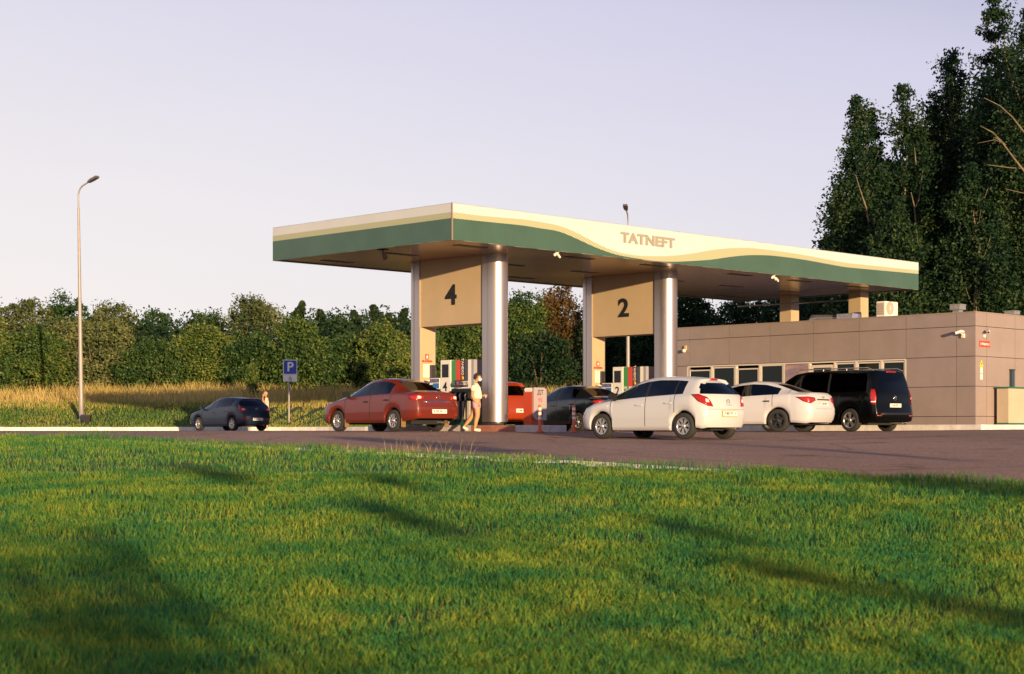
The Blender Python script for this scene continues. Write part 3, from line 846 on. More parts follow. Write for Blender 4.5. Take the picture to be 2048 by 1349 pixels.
# slab / pavement with white kerb
ZS = EYE+12.5/F*52.3
US = 17.2; VS = -5.35
sh = MB(); sh.box(US+.14, 45, VS+.14, 14, .9, ZS-.004)
o = sh.build('pavement', mat('pavement_slabs', (.36, .27, .22), .85, var=.15, scale=1.5, bump=.2), thing('tmp_', None, None)); 
tmp = o.parent; o.parent = None; bpy.data.objects.remove(tmp)
o.location = (C0.x, C0.y, 0); o.rotation_euler = (0, 0, ANG); props(o, kind='structure')
P1 = [tuple(ST(US, v).xy) for v in (13.5, VS)]
P2 = [tuple(ST(u, VS).xy) for u in (US, 45)]
def kr(P, side):
    P = resample(P, int(math.dist(P[0], P[-1]))+1); hs = ZS
    return P
def kerb_flat(P, m, w=.15, side=1):
    P = resample(P, int(math.dist(P[0], P[-1]))+1); d = (P[-1]-P[0])/np.hypot(*(P[-1]-P[0])); nr = np.array([-d[1], d[0]])*side
    mb = MB()
    for i in range(len(P)-1):
        a = P[i]+d*.006; b = P[i+1]-d*.006; ao, bo = a+nr*w, b+nr*w; ai, bi = a+nr*.02, b+nr*.02
        mb.add([(a[0], a[1], 1.2), (b[0], b[1], 1.2), (b[0], b[1], ZS-.02), (a[0], a[1], ZS-.02), (bi[0], bi[1], ZS), (ai[0], ai[1], ZS), (bo[0], bo[1], ZS), (ao[0], ao[1], ZS), (bo[0], bo[1], 1.2), (ao[0], ao[1], 1.2)],
               [(0, 1, 2, 3), (3, 2, 4, 5), (5, 4, 6, 7), (0, 3, 5, 7, 9), (1, 8, 6, 4, 2), (7, 6, 8, 9)])
    return mb.build('pavement_kerb', m)
props(kerb_flat(P1, m_kerbw), kind='structure'); props(kerb_flat(P2, m_kerbw, side=1), kind='structure')

# ---------------- things on the roof / walls
def on_front(px, y):    # point on front wall
    v = v_of_px(px, UB); p = ST(UB, v); return v, EYE+(HY-y)/F*p.y
def on_side(px, y):
    u = u_of_px(px, VB); p = ST(u, VB); return u, EYE+(HY-y)/F*p.y
# air conditioner : px 1747-1769-1788, y 603-636
ua = UB+.9
v_ = v_of_px(1762, ua); p = ST(ua, v_); 
zt2 = EYE+(HY-603)/F*p.y
root = thing('air_conditioner', 'white air conditioner outdoor unit with round fan grille on the building roof', 'air conditioner', ST(ua, v_, ZR+.04), ANG)
hh2 = zt2-ZR-.04
mb = MB(); mb.box(0, .80, -.16, .19, .05, hh2, b=.015); mb.build('casing', mat('ac_white', (.80, .74, .66), .45), root)
mb = MB()
for k in range(6): mb.box(-.006, .0, -.11+k*.045, -.11+k*.045+.028, .12, hh2-.06)
for k in range(5): mb.box(-.010, -.004, -.125, .15, .15+k*(hh2-.25)/4, .15+k*(hh2-.25)/4+.02)
mb.build('side_grille', mat('grille_brown', (.42, .32, .27), .6), root)
mb = MB(); rr = .225
mb.lathe([(0, -.012), (rr, -.012), (rr, 0)], 'y', c=(.30, -.16, .06+hh2/2), seg=32); fan = mb.build('fan_grille', mat('fan_brown', (.34, .20, .12), .6), root)
mb = MB()
for k in range(4):
    r1 = rr*(k+1)/4.2; mb.lathe([(r1, -.018), (r1-.012, -.02), (r1-.012, -.014)], 'y', c=(.30, -.16, .06+hh2/2), seg=32)
for k in range(12):
    t = k*math.pi/6; mb.tube([(.30, -.178, .06+hh2/2), (.30+rr*math.cos(t), -.178, .06+hh2/2+rr*math.sin(t))], .005, 5)
mb.build('fan_guard', mat('ac_white', (0, 0, 0)), fan)
mb = MB(); mb.box(.05, .11, -.2, .23, 0, .05); mb.box(.68, .74, -.2, .23, 0, .05); mb.build('feet', m_steel, root)
# duct
root = thing('ventilation_duct', 'silver ventilation duct lying on the roof behind the parapet', 'duct', ST(UB+1.2, v_of_px(1690, UB+1.2), ZR+.04), ANG)
L_ = v_of_px(1622, UB+1.2)-v_of_px(1690, UB+1.2)
m_foil = mat('foil_silver', (.62, .58, .62), .25, metal=.8, bump=.5, bscale=12)
mb = MB(); mb.tube([(0, .2, .12), (0, L_*.5, .14), (0, L_*.8, .15), (0, L_-.1, .14), (.0, L_, .02)], [.10, .11, .12, .14, .14], 12); mb.build('pipe', m_foil, root)
mb = MB(); mb.box(-.2, .3, -.45, .22, 0, .24, b=.01); mb.build('box', m_foil, root)
# vents
for (pa, pb, yt, yb, lab) in ((1900, 1931, 609, 625, 'small square metal roof vent above the building corner'), (2027, 2052, 622, 634, 'low grey roof vent at the right edge of the photo')):
    uu = UB+.75 if pa < 2000 else UB+3.6
    vv = v_of_px((pa+pb)/2, uu) if pa < 2000 else VB+.7
    p = ST(uu, vv); zt3 = EYE+(HY-yt)/F*p.y; 
    root = thing('roof_vent', lab, 'vent', ST(uu, vv, ZR+.03), ANG)
    hh3 = zt3-ZR-.03
    mb = MB(); mb.box(-.12, .12, -.12, .12, 0, hh3*.5); mb.build('neck', m_steel, root)
    mb = MB(); mb.box(-.19, .19, -.19, .19, hh3*.42, hh3, b=.01); mb.box(-.21, .21, -.21, .21, hh3*.9, hh3*.96); mb.build('hood', m_steel, root)
# cctv on walls
m_cam = mat('camera_white', (.80, .74, .66), .4)
def wall_cam(px, y, side, lab):
    if side: u, z = on_side(px, y); o = ST(u, VB, z); rz = ANG
    else: v, z = on_front(px, y); o = ST(UB, v, z); rz = ANG-math.pi/2
    root = thing('security_camera', lab, 'camera', o, rz, 'security cameras')
    # local: -y is out of the wall
    mb = MB(); mb.box(-.06, .06, -.06, 0, -.12, .02, b=.01); mb.tube([(0, -.05, -.02), (0, -.16, .03)], .022); mb.build('bracket', m_cam, root)
    mb = MB(); mb.tube([(.10, -.12, .06), (.02, -.17, .09), (-.14, -.26, .03)], [.04, .05, .05], 12); b_ = mb.build('housing', m_cam, root)
    mb = MB(); mb.tube([(-.135, -.258, .03), (-.15, -.267, .025)], [.04, .035], 12); mb.build('lens', m_black, b_)
wall_cam(1927, 669, 0, 'white camera on the front wall left of the building corner')
wall_cam(1967, 668, 1, 'white camera on the side wall above the red address plate')
v, z = on_front(1372, 697)
root = thing('wall_lamp', 'small yellowish lamp on the front wall just right of the metal column', 'lamp', ST(UB, v, z), ANG-math.pi/2)
mb = MB(); mb.box(-.05, .05, -.07, 0, -.08, .10, b=.01); mb.build('housing', mat('lamp_beige', (.55, .38, .2), .5), root)
mb = MB(); mb.lathe([(0, -.16), (.06, -.15), (.075, -.09), (.06, -.04), (0, -.03)], c=(0, -.12, 0)); mb.build('globe', m_cam, root)
# address plate
u, z = on_side(1969, 688.5)
root = thing('address_plate', 'red street name plate with white lettering on the side wall', 'sign', ST(u, VB, z), ANG)
mb = MB(); mb.box(-.33, .33, -.02, 0, -.10, .10, b=.005); pl = mb.build('plate', mat('plate_red', (.60, .06, .035), .5), root)
me = text_mesh('ул. Молодежная, д. 1', .115, basis((0, -.024, 0), (1, 0, 0), (0, 0, 1)), .002, bold=.003, sx=.5)
co = np.array([v.co for v in me.vertices]); k = .58/np.ptp(co[:, 0]); me.transform(Matrix.Diagonal((k, 1, 1, 1))); link('lettering', me, m_paper, pl)
# hazard triangle and labels
u, z = on_side(1962.5, 728)
root = thing('hazard_sign', 'yellow electrical hazard triangle above two pale labels on the side wall', 'sign', ST(u, VB, z), ANG)
mb = MB(); mb.prism([(-.11, -.09), (.11, -.09), (0, .13)], 0, .012); me_ = mb.mesh('triangle'); me_.transform(basis((0, -.001, 0), (1, 0, 0), (0, 0, 1))); tri = link('triangle', me_, mat('hazard_yellow', (.72, .62, .02), .5), root)
mb = MB(); mb.prism([(.02, .05), (-.035, -.01), (-.005, -.01), (-.02, -.06), (.035, .01), (.005, .01)], 0, .004); me_ = mb.mesh('bolt'); me_.transform(basis((0, -.0135, 0), (1, 0, 0), (0, 0, 1))); link('bolt_symbol', me_, m_ink, tri)
for zz in (-.30, -.51):
    mb = MB(); mb.box(-.075, .075, -.012, 0, zz, zz+.19, b=.003); mb.build('label_sheet', m_paper, root)
# equipment cabinet
u0 = u_of_px(2017, VB-.55); 
root = thing('utility_cabinet', 'beige metal cabinet with green trimmed top beside the building', 'cabinet', ST(u0, VB-.55, ZS), ANG)
p = ST(u0, VB-.55); ht = EYE+(HY-777)/F*p.y-ZS; z0c = .03
mb = MB(); mb.box(0, 2.2, 0, .42, z0c+.03, ht, b=.01); mb.build('body', mat('cabinet_beige', (.52, .42, .30), .5, var=.06, scale=2), root)
mb = MB(); mb.box(-.03, 2.23, -.03, .45, ht, ht+.05); mb.build('top', mat('cabinet_green', (.02, .13, .07), .5), root)
mb = MB(); mb.box(-.01, 2.21, -.01, .43, z0c-.03, z0c+.03); mb.build('base', mat('cabinet_green', (0, 0, 0)), root)
u1 = u_of_px(2033, VB-.2)
root = thing('vent_stack', 'dark blue-grey flat duct standing on the wall behind the beige cabinet', 'duct', ST(u1, VB-.02, ZS), ANG)
zt4 = EYE+(HY-741)/F*ST(u1, VB).y-ZS
mb = MB(); mb.box(-.11, .07, -.08, 0, ht-.1, zt4, b=.008); mb.build('duct', mat('duct_blue', (.035, .06, .09), .5), root)
mb = MB(); mb.box(-.13, .09, -.10, .01, zt4, zt4+.03); mb.build('cap', m_dark, root)
# cameras under the canopy edge
def can_cam(px, y, b, lab, mcol, two=False, dark=False):
    u = u_of_px(px, b); p = ST(u, b, 0)
    root = thing('security_camera', lab, 'camera', ST(u, b, ZU-.02), ANG-math.pi/2 if b == 0 else ANG, 'security cameras')
    root.scale = (.68, .68, .68)
    mb = MB(); mb.tube([(0, 0, 0), (0, 0, -.10)], .025); mb.box(-.06, .06, -.06, .06, -.03, 0); mb.build('mount', mcol, root)
    mb = MB(); mb.tube([(-.12, -.02, -.06), (.02, .02, -.13), (.16, .05, -.22)], [.045, .055, .05], 12); h = mb.build('housing', mcol, root)
    mb = MB(); mb.lathe([(0, -.09), (.05, -.07), (.07, 0), (.05, .03), (0, .04)], c=(-.18, 0, -.12)); mb.build('dome', mcol, root)
    if two: mb = MB(); mb.tube([(.16, .05, -.12), (.3, .06, -.2), (.38, .08, -.27)], [.04, .05, .05], 12); mb.build('housing', mcol, root)
can_cam(1116, 508, 0.12, 'pale camera cluster under the long canopy edge near the left corner', m_cam)
can_cam(1549, 552, 0.12, 'pale double camera under the long canopy edge towards the right end', m_cam, True)
v_c = v_of_px(757, .12); p = ST(.12, v_c)
root = thing('floodlight', 'small black floodlight hanging under the short left canopy edge', 'lamp', ST(.25, LV-.9 if v_c > LV else v_c, ZU-.02), ANG)
mb = MB(); mb.box(-.10, .10, -.16, .10, -.03, 0); mb.tube([(0, 0, 0), (0, -.08, -.12)], .02); mb.build('bracket', m_black, root)
mb = MB(); mb.tube([(0, -.05, -.10), (-.05, -.18, -.26)], [.05, .07], 10); mb.build('head', m_black, root)

# ================================================================== lamp posts
m_pole = mat('pole_galvanised', (.36, .31, .30), .55, metal=.3, var=.08, scale=3)
def lamp_post(bx, by, hz_, top_dx, top_dy, lab, h):
    root = thing('street_lamp', lab, 'street lamp', (bx, by, hz_), 0, 'tall street lamps')
    mb = MB(); mb.lathe([(.17, 0), (.17, .03), (.115, .05), (.105, 1.2), (.10, 2.5), (.055, h*.885), (.045, h*.89)], seg=16); mb.build('pole', m_pole, root)
    L_ = math.hypot(top_dx, top_dy); ux, uy = top_dx/L_, top_dy/L_
    pts = []
    z0 = h*.87
    pts.append((0, 0, z0)); pts.append((0, 0, h*.935))
    for k in range(1, 9):
        t = k/8*math.pi/2*.72
        r = .52; pts.append((ux*r*(1-math.cos(t)), uy*r*(1-math.cos(t)), h*.935+r*math.sin(t)*1.05))
    e = pts[-1]; pts.append((e[0]+ux*.5, e[1]+uy*.5, e[2]+.18))
    mb = MB(); mb.tube(pts, [.038]*len(pts), 8); arm = mb.build('arm', m_pole, root)
    e = pts[-1]
    mb = MB(); Vv = Vector((ux, uy, .34)).normalized(); W = Vector((-uy, ux, 0)); U_ = Vv.cross(W)*-1
    def bx3(l0, l1, w0, h0_, h1_):
        c = Vector(e); vs = []
        for l, w_ in ((l0, w0*.6), (l1*.35, w0), (l1, w0*.9)):
            for sw, sh in ((-1, h0_), (1, h0_), (1, h1_), (-1, h1_)):
                vs.append(c+Vv*l+W*w_*sw+U_*sh)
        return vs, [(0, 3, 2, 1), (0, 1, 5, 4), (1, 2, 6, 5), (2, 3, 7, 6), (3, 0, 4, 7), (4, 5, 9, 8), (5, 6, 10, 9), (6, 7, 11, 10), (7, 4, 8, 11), (8, 9, 10, 11)]
    vs, fs_ = bx3(-.12, .50, .13, -.05, .05); mb.add(vs, fs_); mb.box(e[0]-.03, e[0]+.05, e[1]-.05, e[1]+.05, e[2]+.03, e[2]+.12); mb.build('lamp_head', mat('lamp_head_grey', (.12, .10, .10), .5), root)
D = 81.0; X = (163-CX)/F*D; zb0 = hz(X, D)
lamp_post(X, D, zb0, .9, -.55, 'tall grey street lamp standing alone on the bank at the left', (HY-352)/F*D+EYE-zb0-.25)
bpy.data.objects['street_lamp'].rotation_euler = (0, R(-.8), 0)
D = 93.0; X = (1256-CX)/F*D; zb1 = hz(X, D)
lamp_post(X, D, zb1, -.2, -1, 'distant street lamp whose head shows just above the canopy roof', (HY-414)/F*D+EYE-zb1-.2)
# waste bin
D = 80.4; X = (173.5-CX)/F*D; z = hz(X, D)
root = thing('waste_bin', 'small black waste bin beside the tall lamp post at the left', 'bin', (X, D, z-.02))
mb = MB(); mb.add([(-.15, -.13, 0), (.15, -.13, 0), (.15, .13, 0), (-.15, .13, 0), (-.22, -.17, .42), (.22, -.17, .42), (.22, .17, .42), (-.22, .17, .42)], [(0, 3, 2, 1), (0, 1, 5, 4), (1, 2, 6, 5), (2, 3, 7, 6), (3, 0, 4, 7)]); mb.build('bucket', m_black, root)
mb = MB(); mb.box(-.24, .24, -.19, -.16, .39, .44); mb.box(-.24, .24, .16, .19, .39, .44); mb.box(-.24, -.21, -.16, .16, .39, .44); mb.box(.21, .24, -.16, .16, .39, .44); mb.build('rim', m_dark, root)
# parking sign
D = 79.9; X = (578-CX)/F*D; z = hz(X, D)
root = thing('parking_sign', 'blue square parking sign with white P and wheelchair plate on a post', 'sign', (X, D, z), R(4))
sc = D/F
zt5 = EYE+(HY-720)*sc-z; w5 = 14*sc; cx5 = 2.5*sc
mb = MB(); mb.lathe([(.042, -.1), (.042, zt5-.1), (0, zt5-.1)]); mb.build('post', m_pole, root)
def flat(pts, x, z, s, y0, y1):
    mb = MB(); mb.prism(pts, 0, y1-y0); me_ = mb.mesh('plate'); me_.transform(basis((x, y0, z), (1, 0, 0), (0, 0, 1))); return me_
h5 = 30*sc
pl = link('sign_plate', flat(rrect(-w5, w5, -h5/2, h5/2, (.06,)*4), cx5, zt5-h5/2, 1, -.06, -.045), mat('sign_white', (.80, .78, .78), .4), root)
link('blue_field', flat(rrect(-w5*.9, w5*.9, -h5/2*.9, h5/2*.9, (.05,)*4), cx5, zt5-h5/2, 1, -.076, -.071), mat('sign_blue', (.008, .05, .42), .4), pl)
me = text_mesh('P', h5*.86, basis((cx5, -.088, zt5-h5/2), (1, 0, 0), (0, 0, 1)), .003, bold=.012); link('letter', me, mat('sign_white', (0, 0, 0)), pl)
h6 = 13*sc
pl2 = link('symbol_plate', flat(rrect(-w5, w5, -h6/2, h6/2, (.02,)*4), cx5, zt5-h5-.01-h6/2, 1, -.06, -.045), mat('sign_white', (0, 0, 0)), root)
mb = MB(); cz = zt5-h5-.01-h6/2; c = cx5
mb.lathe([(.052, -.090), (.068, -.090), (.068, -.080), (.052, -.080), (.052, -.090)], 'y', c=(c-.0, 0, cz-.045), seg=20)
mb.tube([(c-.015, -.086, cz+.075), (c-.01, -.086, cz+.0), (c+.045, -.086, cz-.005), (c+.07, -.086, cz-.08), (c+.09, -.086, cz-.075)], .009, 6)
mb.tube([(c-.012, -.086, cz+.04), (c+.035, -.086, cz+.035)], .008, 6); mb.lathe([(0, -.090), (.017, -.090), (.017, -.080)], 'y', c=(c-.018, 0, cz+.10), seg=12)
mb.build('wheelchair_symbol', m_ink, pl2)
# ================================================================== cars
m_tyre = mat('tyre_rubber', (.028, .026, .024), .85)
m_rim = mat('alloy_rim', (.62, .58, .54), .3, metal=.85)
m_rimd = mat('dark_rim', (.035, .035, .035), .4, metal=.3)
m_glass = glass('car_glass', (.26, .31, .38), .02)
m_tint = glass('tinted_glass', (.015, .02, .03), .0)
m_cab = mat('interior_grey', (.05, .05, .055), .8)
m_taill = mat('tail_light_red', (.34, .012, .006), .2, coat=.3)
m_lampw = mat('lamp_clear', (.75, .70, .68), .15, coat=.5)
m_chrome = mat('chrome', (.75, .72, .70), .15, metal=1)
m_plate = mat('plate_white', (.80, .77, .70), .4)
m_under = mat('underbody_black', (.012, .012, .012), .8)
m_mud = mat('mudguard', (.20, .12, .05), .7)

m_vglass = glass('van_glass', (.004, .005, .006), .0, 1.22)
def kv(tab, x):
    t = sorted(tab); return np.interp(x, [a for a, _ in t], [b for _, b in t])
def smooth_tab(tab, w=.09):
    t = sorted(tab); xs = np.arange(t[0][0]-.3, t[-1][0]+.3, .01); ys = np.interp(xs, [a for a, _ in t], [b for _, b in t])
    n = int(w/.01)*2+1; k = np.hanning(n+2)[1:-1]; k /= k.sum()
    ys = np.convolve(np.pad(ys, n//2, 'edge'), k, 'valid'); return lambda x: np.interp(x, xs, ys)

def build_car(name, label, cat, sp, paint, pose):
    xt, xn = sp['tail'], sp['nose']; W = sp['W']/2
    xr, xf = sp['xr'], sp['xf']; RW = sp['rw']; RA = RW+.055
    zt = smooth_tab(sp['zt']); zr = smooth_tab(sp['zr'], sp.get('sm', .09)); wr = smooth_tab(sp['wr'], .15)
    sill = sp.get('sill', .23)
    zbt = smooth_tab([(xt, sp.get('tailz', .36)), (xt+.12, sp.get('tailz', .36)-.03), (xr-RA-.02, .27), (xr, sill), (xf, sill), (xf+RA, .22), (xn, .24)], .06)
    # stations
    cuts = set(sp['cuts'])
    base = list(np.linspace(xt, xn, 64))
    for xc in (xr, xf):
        for k in range(27):
            base.append(xc-RA*math.cos(math.pi*k/26))
        base += [xc-RA-.004, xc+RA+.004]
    base += [xt+d for d in (.015, .04, .09)]+[xn-d for d in (.015, .04, .09)]
    base = [b for b in base if min([abs(b-c) for c in cuts] or [1]) > .004]+list(cuts)
    X = np.array(sorted(set(round(float(b), 4) for b in base)))
    keep = [0]
    for i in range(1, len(X)):
        if X[i]-X[keep[-1]] > .003: keep.append(i)
    X = X[keep]
    def width(x):
        e = min(x-xt, xn-x); r = .42
        f = 1
        if e < r:
            t = (r-max(e, 0))/r; k = sp.get('kr', .20) if x-xt < xn-x else .26
            f = 1-k*(1-math.sqrt(max(0, 1-t*t*.96)))*1.0-.03*t
        return W*f
    NLV = 15
    low = [(.86, 0.0), (.965, 0.01), (.99, .13), (1.0, .33), (1.0, .52), (.993, .72), (.978, .88)]
    rings = []
    for x in X:
        w = width(x); b = float(zbt(x)); t = float(zt(x)); top = float(zr(x)); wre = float(wr(x))*w/W
        if top < t+.02: top = t+.02
        for xc in (xr, xf):
            if abs(x-xc) < RA: b = max(b, RW+math.sqrt(max(0, RA*RA-(x-xc)**2)))
        dz = top-t
        edge = top-min(.075, dz*.28+.012)
        if dz < .15: wre = max(wre, .76*w)
        pts = []
        for (fy, fz) in low: pts.append((w*fy, b+(t-b)*fz))
        pts.append((w*.955, t))                                  # 7 shoulder
        for f in (.06, .5, .94):                                 # 8 9 10
            y = w*.945+(wre-w*.945)*f+.018*math.sin(math.pi*f)*(1 if dz > .2 else 0)
            pts.append((y, t+.008+(edge-t-.008)*f))
        pts.append((wre*.975, edge+.012))                         # 11
        pts.append((wre*.88, top-(top-edge)*.33))                # 12
        pts.append((wre*.45, top-(top-edge)*.06))                # 13
        pts.append((0, top))                                     # 14
        P3 = []
        for (y, z) in pts:
            et = x-xt; en = xn-x
            xx = x
            if et < .55:
                k = 1-et/.55; xx += float(kv(sp['tailp'], z))*k*k*(1.0)
            if en < .45:
                k = 1-en/.45; xx -= float(kv(sp['nosep'], z))*k*k
            P3.append((xx, y, z))
        rings.append(P3)
    n = len(rings)
    V = []; idx = {}
    for i in range(n):
        for k in range(NLV):
            for s in (1, -1):
                if k == NLV-1 and s == -1: idx[i, k, s] = idx[i, k, 1]; continue
                idx[i, k, s] = len(V); p = rings[i][k]; V.append((p[0], p[1]*s, p[2]))
    buckets = {}
    def put(b, f): buckets.setdefault(b, []).append(f)
    side_w = sp['side_win']; ws = sp['windshield']; rg = sp.get('rear_top_glass')
    doors = sp['doors']; pill = sp.get('pillars', [])
    for i in range(n-1):
        xm = (X[i]+X[i+1])/2
        for k in range(NLV-1):
            for s in (1, -1):
                f = [idx[i, k, s], idx[i+1, k, s], idx[i+1, k+1, s], idx[i, k+1, s]]
                if s == 1: f = f[::-1]
                if k == NLV-2: f = list(dict.fromkeys(f))
                b = 'body'
                if 8 <= k < 10:
                    for j, (a, c) in enumerate(side_w):
                        if a < xm < c: b = ('win', j, s)
                    if sp.get('wrap') and xm < sp['wrap'][k-8]: b = 'rear_window'
                    for (a, c) in pill:
                        if a < xm < c: b = 'trim'
                if k >= 11 and ws[0] < xm < ws[1]: b = 'windshield'
                if rg and k >= 12 and rg[0] < xm < rg[1]: b = 'rear_window'
                if 2 <= k < 8:
                    for j, (a, c) in enumerate(doors):
                        if a < xm < c: b = ('door', j, s)
                for sx in [d for dd in doors for d in dd]:
                    if 2 <= k < 8 and abs(xm-sx) < .011: b = 'seam'
                if k < 2 and xr+RA < xm < xf-RA and sp.get('dark_sill'): b = 'trim'
                put(b, f)
    # caps
    NC = 14
    for (i, sgn, tail) in ((0, -1, True), (n-1, 1, False)):
        rows = []
        for k in range(NLV):
            p = rings[i][k]; row = []
            for c in range(NC+1):
                f = 1-2*c/NC
                if c == 0: row.append(idx[i, k, 1]); continue
                if c == NC: row.append(idx[i, k, -1]); continue
                if k == NLV-1: row.append(idx[i, k, 1]); continue
                bul = sp.get('bulge', .10)*(1-f*f)*(1 if k > 0 else .3)
                if k >= 11: bul *= (.75, .5, .25)[k-11] if k < 14 else 0
                zz = p[2]+((rings[i][14][2]-p[2])*(1-f*f) if k in (12, 13) else 0)*.6
                V.append((p[0]+sgn*bul, p[1]*f, zz)); row.append(len(V)-1)
            rows.append(row)
        for k in range(NLV-1):
            for c in range(NC):
                f = [rows[k][c], rows[k][c+1], rows[k+1][c+1], rows[k+1][c]]
                if tail: f = f[::-1]
                f = list(dict.fromkeys(f))
                if len(f) < 3: continue
                b = 'body'
                m0 = 0 if sp.get('wrap') and k < 10 else 1
                if tail and sp.get('hatch') and sp['hatch'][0] <= k < sp['hatch'][1] and m0 <= c < NC-m0: b = 'rear_window'
                if k < 1: b = 'trim'
                put(b, f)
    bm = bmesh.new(); bv = [bm.verts.new(v) for v in V]; fl = []
    for kk, fs_ in buckets.items():
        for f in fs_:
            try: fl.append((kk, bm.faces.new([bv[q] for q in f])))
            except ValueError: pass
    bmesh.ops.recalc_face_normals(bm, faces=bm.faces[:]); bm.verts.index_update()
    top_f = max(bm.faces, key=lambda q: q.calc_center_median().z)
    top_f.normal_update()
    if top_f.normal.z < 0: bmesh.ops.reverse_faces(bm, faces=bm.faces[:])
    buckets = {}
    for kk, f in fl: buckets.setdefault(kk, []).append([v.index for v in f.verts])
    bm.free()
    root = thing(name, label, cat, pose[0], pose[1])
    def bucket_obj(nm, faces, m, parent, smooth=True):
        used = sorted(set(j for f in faces for j in f)); mp = {u: q for q, u in enumerate(used)}
        me = bpy.data.meshes.new(nm); me.from_pydata([V[u] for u in used], [], [[mp[j] for j in f] for f in faces])
        me.polygons.foreach_set('use_smooth', [smooth]*len(faces)); me.update()
        return link(nm, me, m, parent)
    allf = [f for fs_ in buckets.values() for f in fs_]
    tree = BVHTree.FromPolygons([Vector(v) for v in V], allf)
    body = bucket_obj('body', buckets['body']+buckets.get('seam', []), [paint, m_under], root)
    nb = len(buckets['body'])
    mi = [0]*nb+[1]*len(buckets.get('seam', [])); body.data.polygons.foreach_set('material_index', mi)
    if 'trim' in buckets: bucket_obj('dark_trim', buckets['trim'], m_black, root)
    gl = sp.get('glass', m_glass)
    if 'windshield' in buckets: bucket_obj('windshield', buckets['windshield'], gl, root)
    if 'rear_window' in buckets: bucket_obj('rear_window', buckets['rear_window'], sp.get('rglass', m_tint), root)
    dob = {}
    for b in list(buckets):
        if isinstance(b, tuple) and b[0] == 'door': dob[b[1], b[2]] = bucket_obj('door', buckets[b], paint, root)
    for b in list(buckets):
        if isinstance(b, tuple) and b[0] == 'win': bucket_obj('window', buckets[b], (sp['glasses'][b[1]] if 'glasses' in sp else gl), root)
    # ---- ray helpers
    def side(x, z, s=1):
        h = tree.ray_cast(Vector((x, 3*s, z)), Vector((0, -s, 0))); return h[0], (h[1] if h[1] is None or h[1].y*s > 0 else -h[1])
    def rear(y, z):
        h = tree.ray_cast(Vector((xt-2, y, z)), Vector((1, 0, 0))); return h[0], (h[1] if h[1] is None or h[1].x < 0 else -h[1])
    def front(y, z):
        h = tree.ray_cast(Vector((xn+2, y, z)), Vector((-1, 0, 0))); return h[0], (h[1] if h[1] is None or h[1].x > 0 else -h[1])
    def corner(t, z, s=1):
        q = math.sqrt(.5); dr = Vector((-q, s*q, 0)); pr = Vector((q, s*q, 0))
        h = tree.ray_cast(Vector((xt+.25, s*(W-.25), z))+dr*2+pr*t, -dr); nn = h[1]
        if nn is not None and nn.dot(dr) < 0: nn = -nn
        return h[0], nn
    def decal(nm, fn, poly, off, m, parent, sub=4, **kw):
        """polygon (2D) laid on the body surface with thickness off"""
        P = []
        for a, b in zip(poly, poly[1:]+poly[:1]):
            for q in range(sub): P.append((a[0]+(b[0]-a[0])*q/sub, a[1]+(b[1]-a[1])*q/sub))
        c = (sum(p[0] for p in P)/len(P), sum(p[1] for p in P)/len(P))
        V2 = []; F2 = []; R_ = (1, .66, .33)
        for r_ in R_:
            for p in P:
                q, nn = fn(c[0]+(p[0]-c[0])*r_, c[1]+(p[1]-c[1])*r_, **kw)
                if q is None: return None
                V2.append(q+nn*off)
        q, nn = fn(*c, **kw)
        if q is None: return None
        V2.append(q+nn*off)
        N_ = len(P)
        for r_ in range(2):
            for i in range(N_): F2.append((r_*N_+i, r_*N_+(i+1) % N_, (r_+1)*N_+(i+1) % N_, (r_+1)*N_+i))
        for i in range(N_): F2.append((2*N_+i, 2*N_+(i+1) % N_, 3*N_))
        k0 = len(V2)
        for p in P:
            q, nn = fn(*p, **kw); V2.append(q-nn*.01)
        for i in range(N_): F2.append((k0+i, k0+(i+1) % N_, (i+1) % N_, i))
        mb = MB(); mb.add(V2, F2, 0, True)
        return mb.build(nm, m, parent)
    # handles
    for j, (a, c) in enumerate(doors):
        hx, hz_ = sp['handles'][j]
        for s in (1, -1):
            q, nn = side(hx, hz_, s)
            if q is None or (j, s) not in dob: continue
            mb = MB(); mb.box(hx-.10, hx+.09, q.y+(0 if s > 0 else -.028), q.y+(.028 if s > 0 else 0), hz_-.018, hz_+.018, b=.006)
            mb.build('handle', sp.get('hmat', paint), dob[j, s])
    # mirrors
    mx, mz = sp['mirror']
    for s in (1, -1):
        q, nn = side(mx, mz-.06, s)
        if q is None: continue
        y0 = q.y
        mb = MB(); mb.box(mx-.07, mx+.08, min(y0-.02*s, y0+.21*s), max(y0-.02*s, y0+.21*s), mz-.03, mz+.12, b=.03); mb.box(mx-.02, mx+.04, min(y0-.03*s, y0+.05*s), max(y0-.03*s, y0+.05*s), mz-.06, mz)
        mb.build('mirror', sp.get('mmat', paint), root)
    # tail lights, etc
    for it in sp.get('rear_decals', []):
        nm, poly, off, m = it[:4]
        both = len(it) < 5 or it[4]
        decal(nm, rear, poly, off, m, root)
        if both: decal(nm, rear, [(-a, b) for a, b in poly], off, m, root)
    for nm, poly, off, m in sp.get('corner_decals', []):
        for s in (1, -1): decal(nm, lambda t, z, s=s: corner(t, z, s), poly, off, m, root)
    for nm, poly, off, m in sp.get('side_decals', []):
        for s in (1, -1): decal(nm, lambda x, z, s=s: side(x, z, s), poly, off, m, root)
    for nm, poly, off, m in sp.get('front_decals', []):
        decal(nm, front, poly, off, m, root)
        if abs(sum(a for a, b in poly)) > .1: decal(nm, front, [(-a, b) for a, b in poly], off, m, root)
    # plate
    py_, pz_, txt, rg_ = sp['plate']
    q, nn = rear(py_, pz_); 
    px_ = min(rear(py_+d, pz_+e)[0].x for d in (-.2, 0, .2) for e in (-.05, 0, .05) if rear(py_+d, pz_+e)[0] is not None)-.012
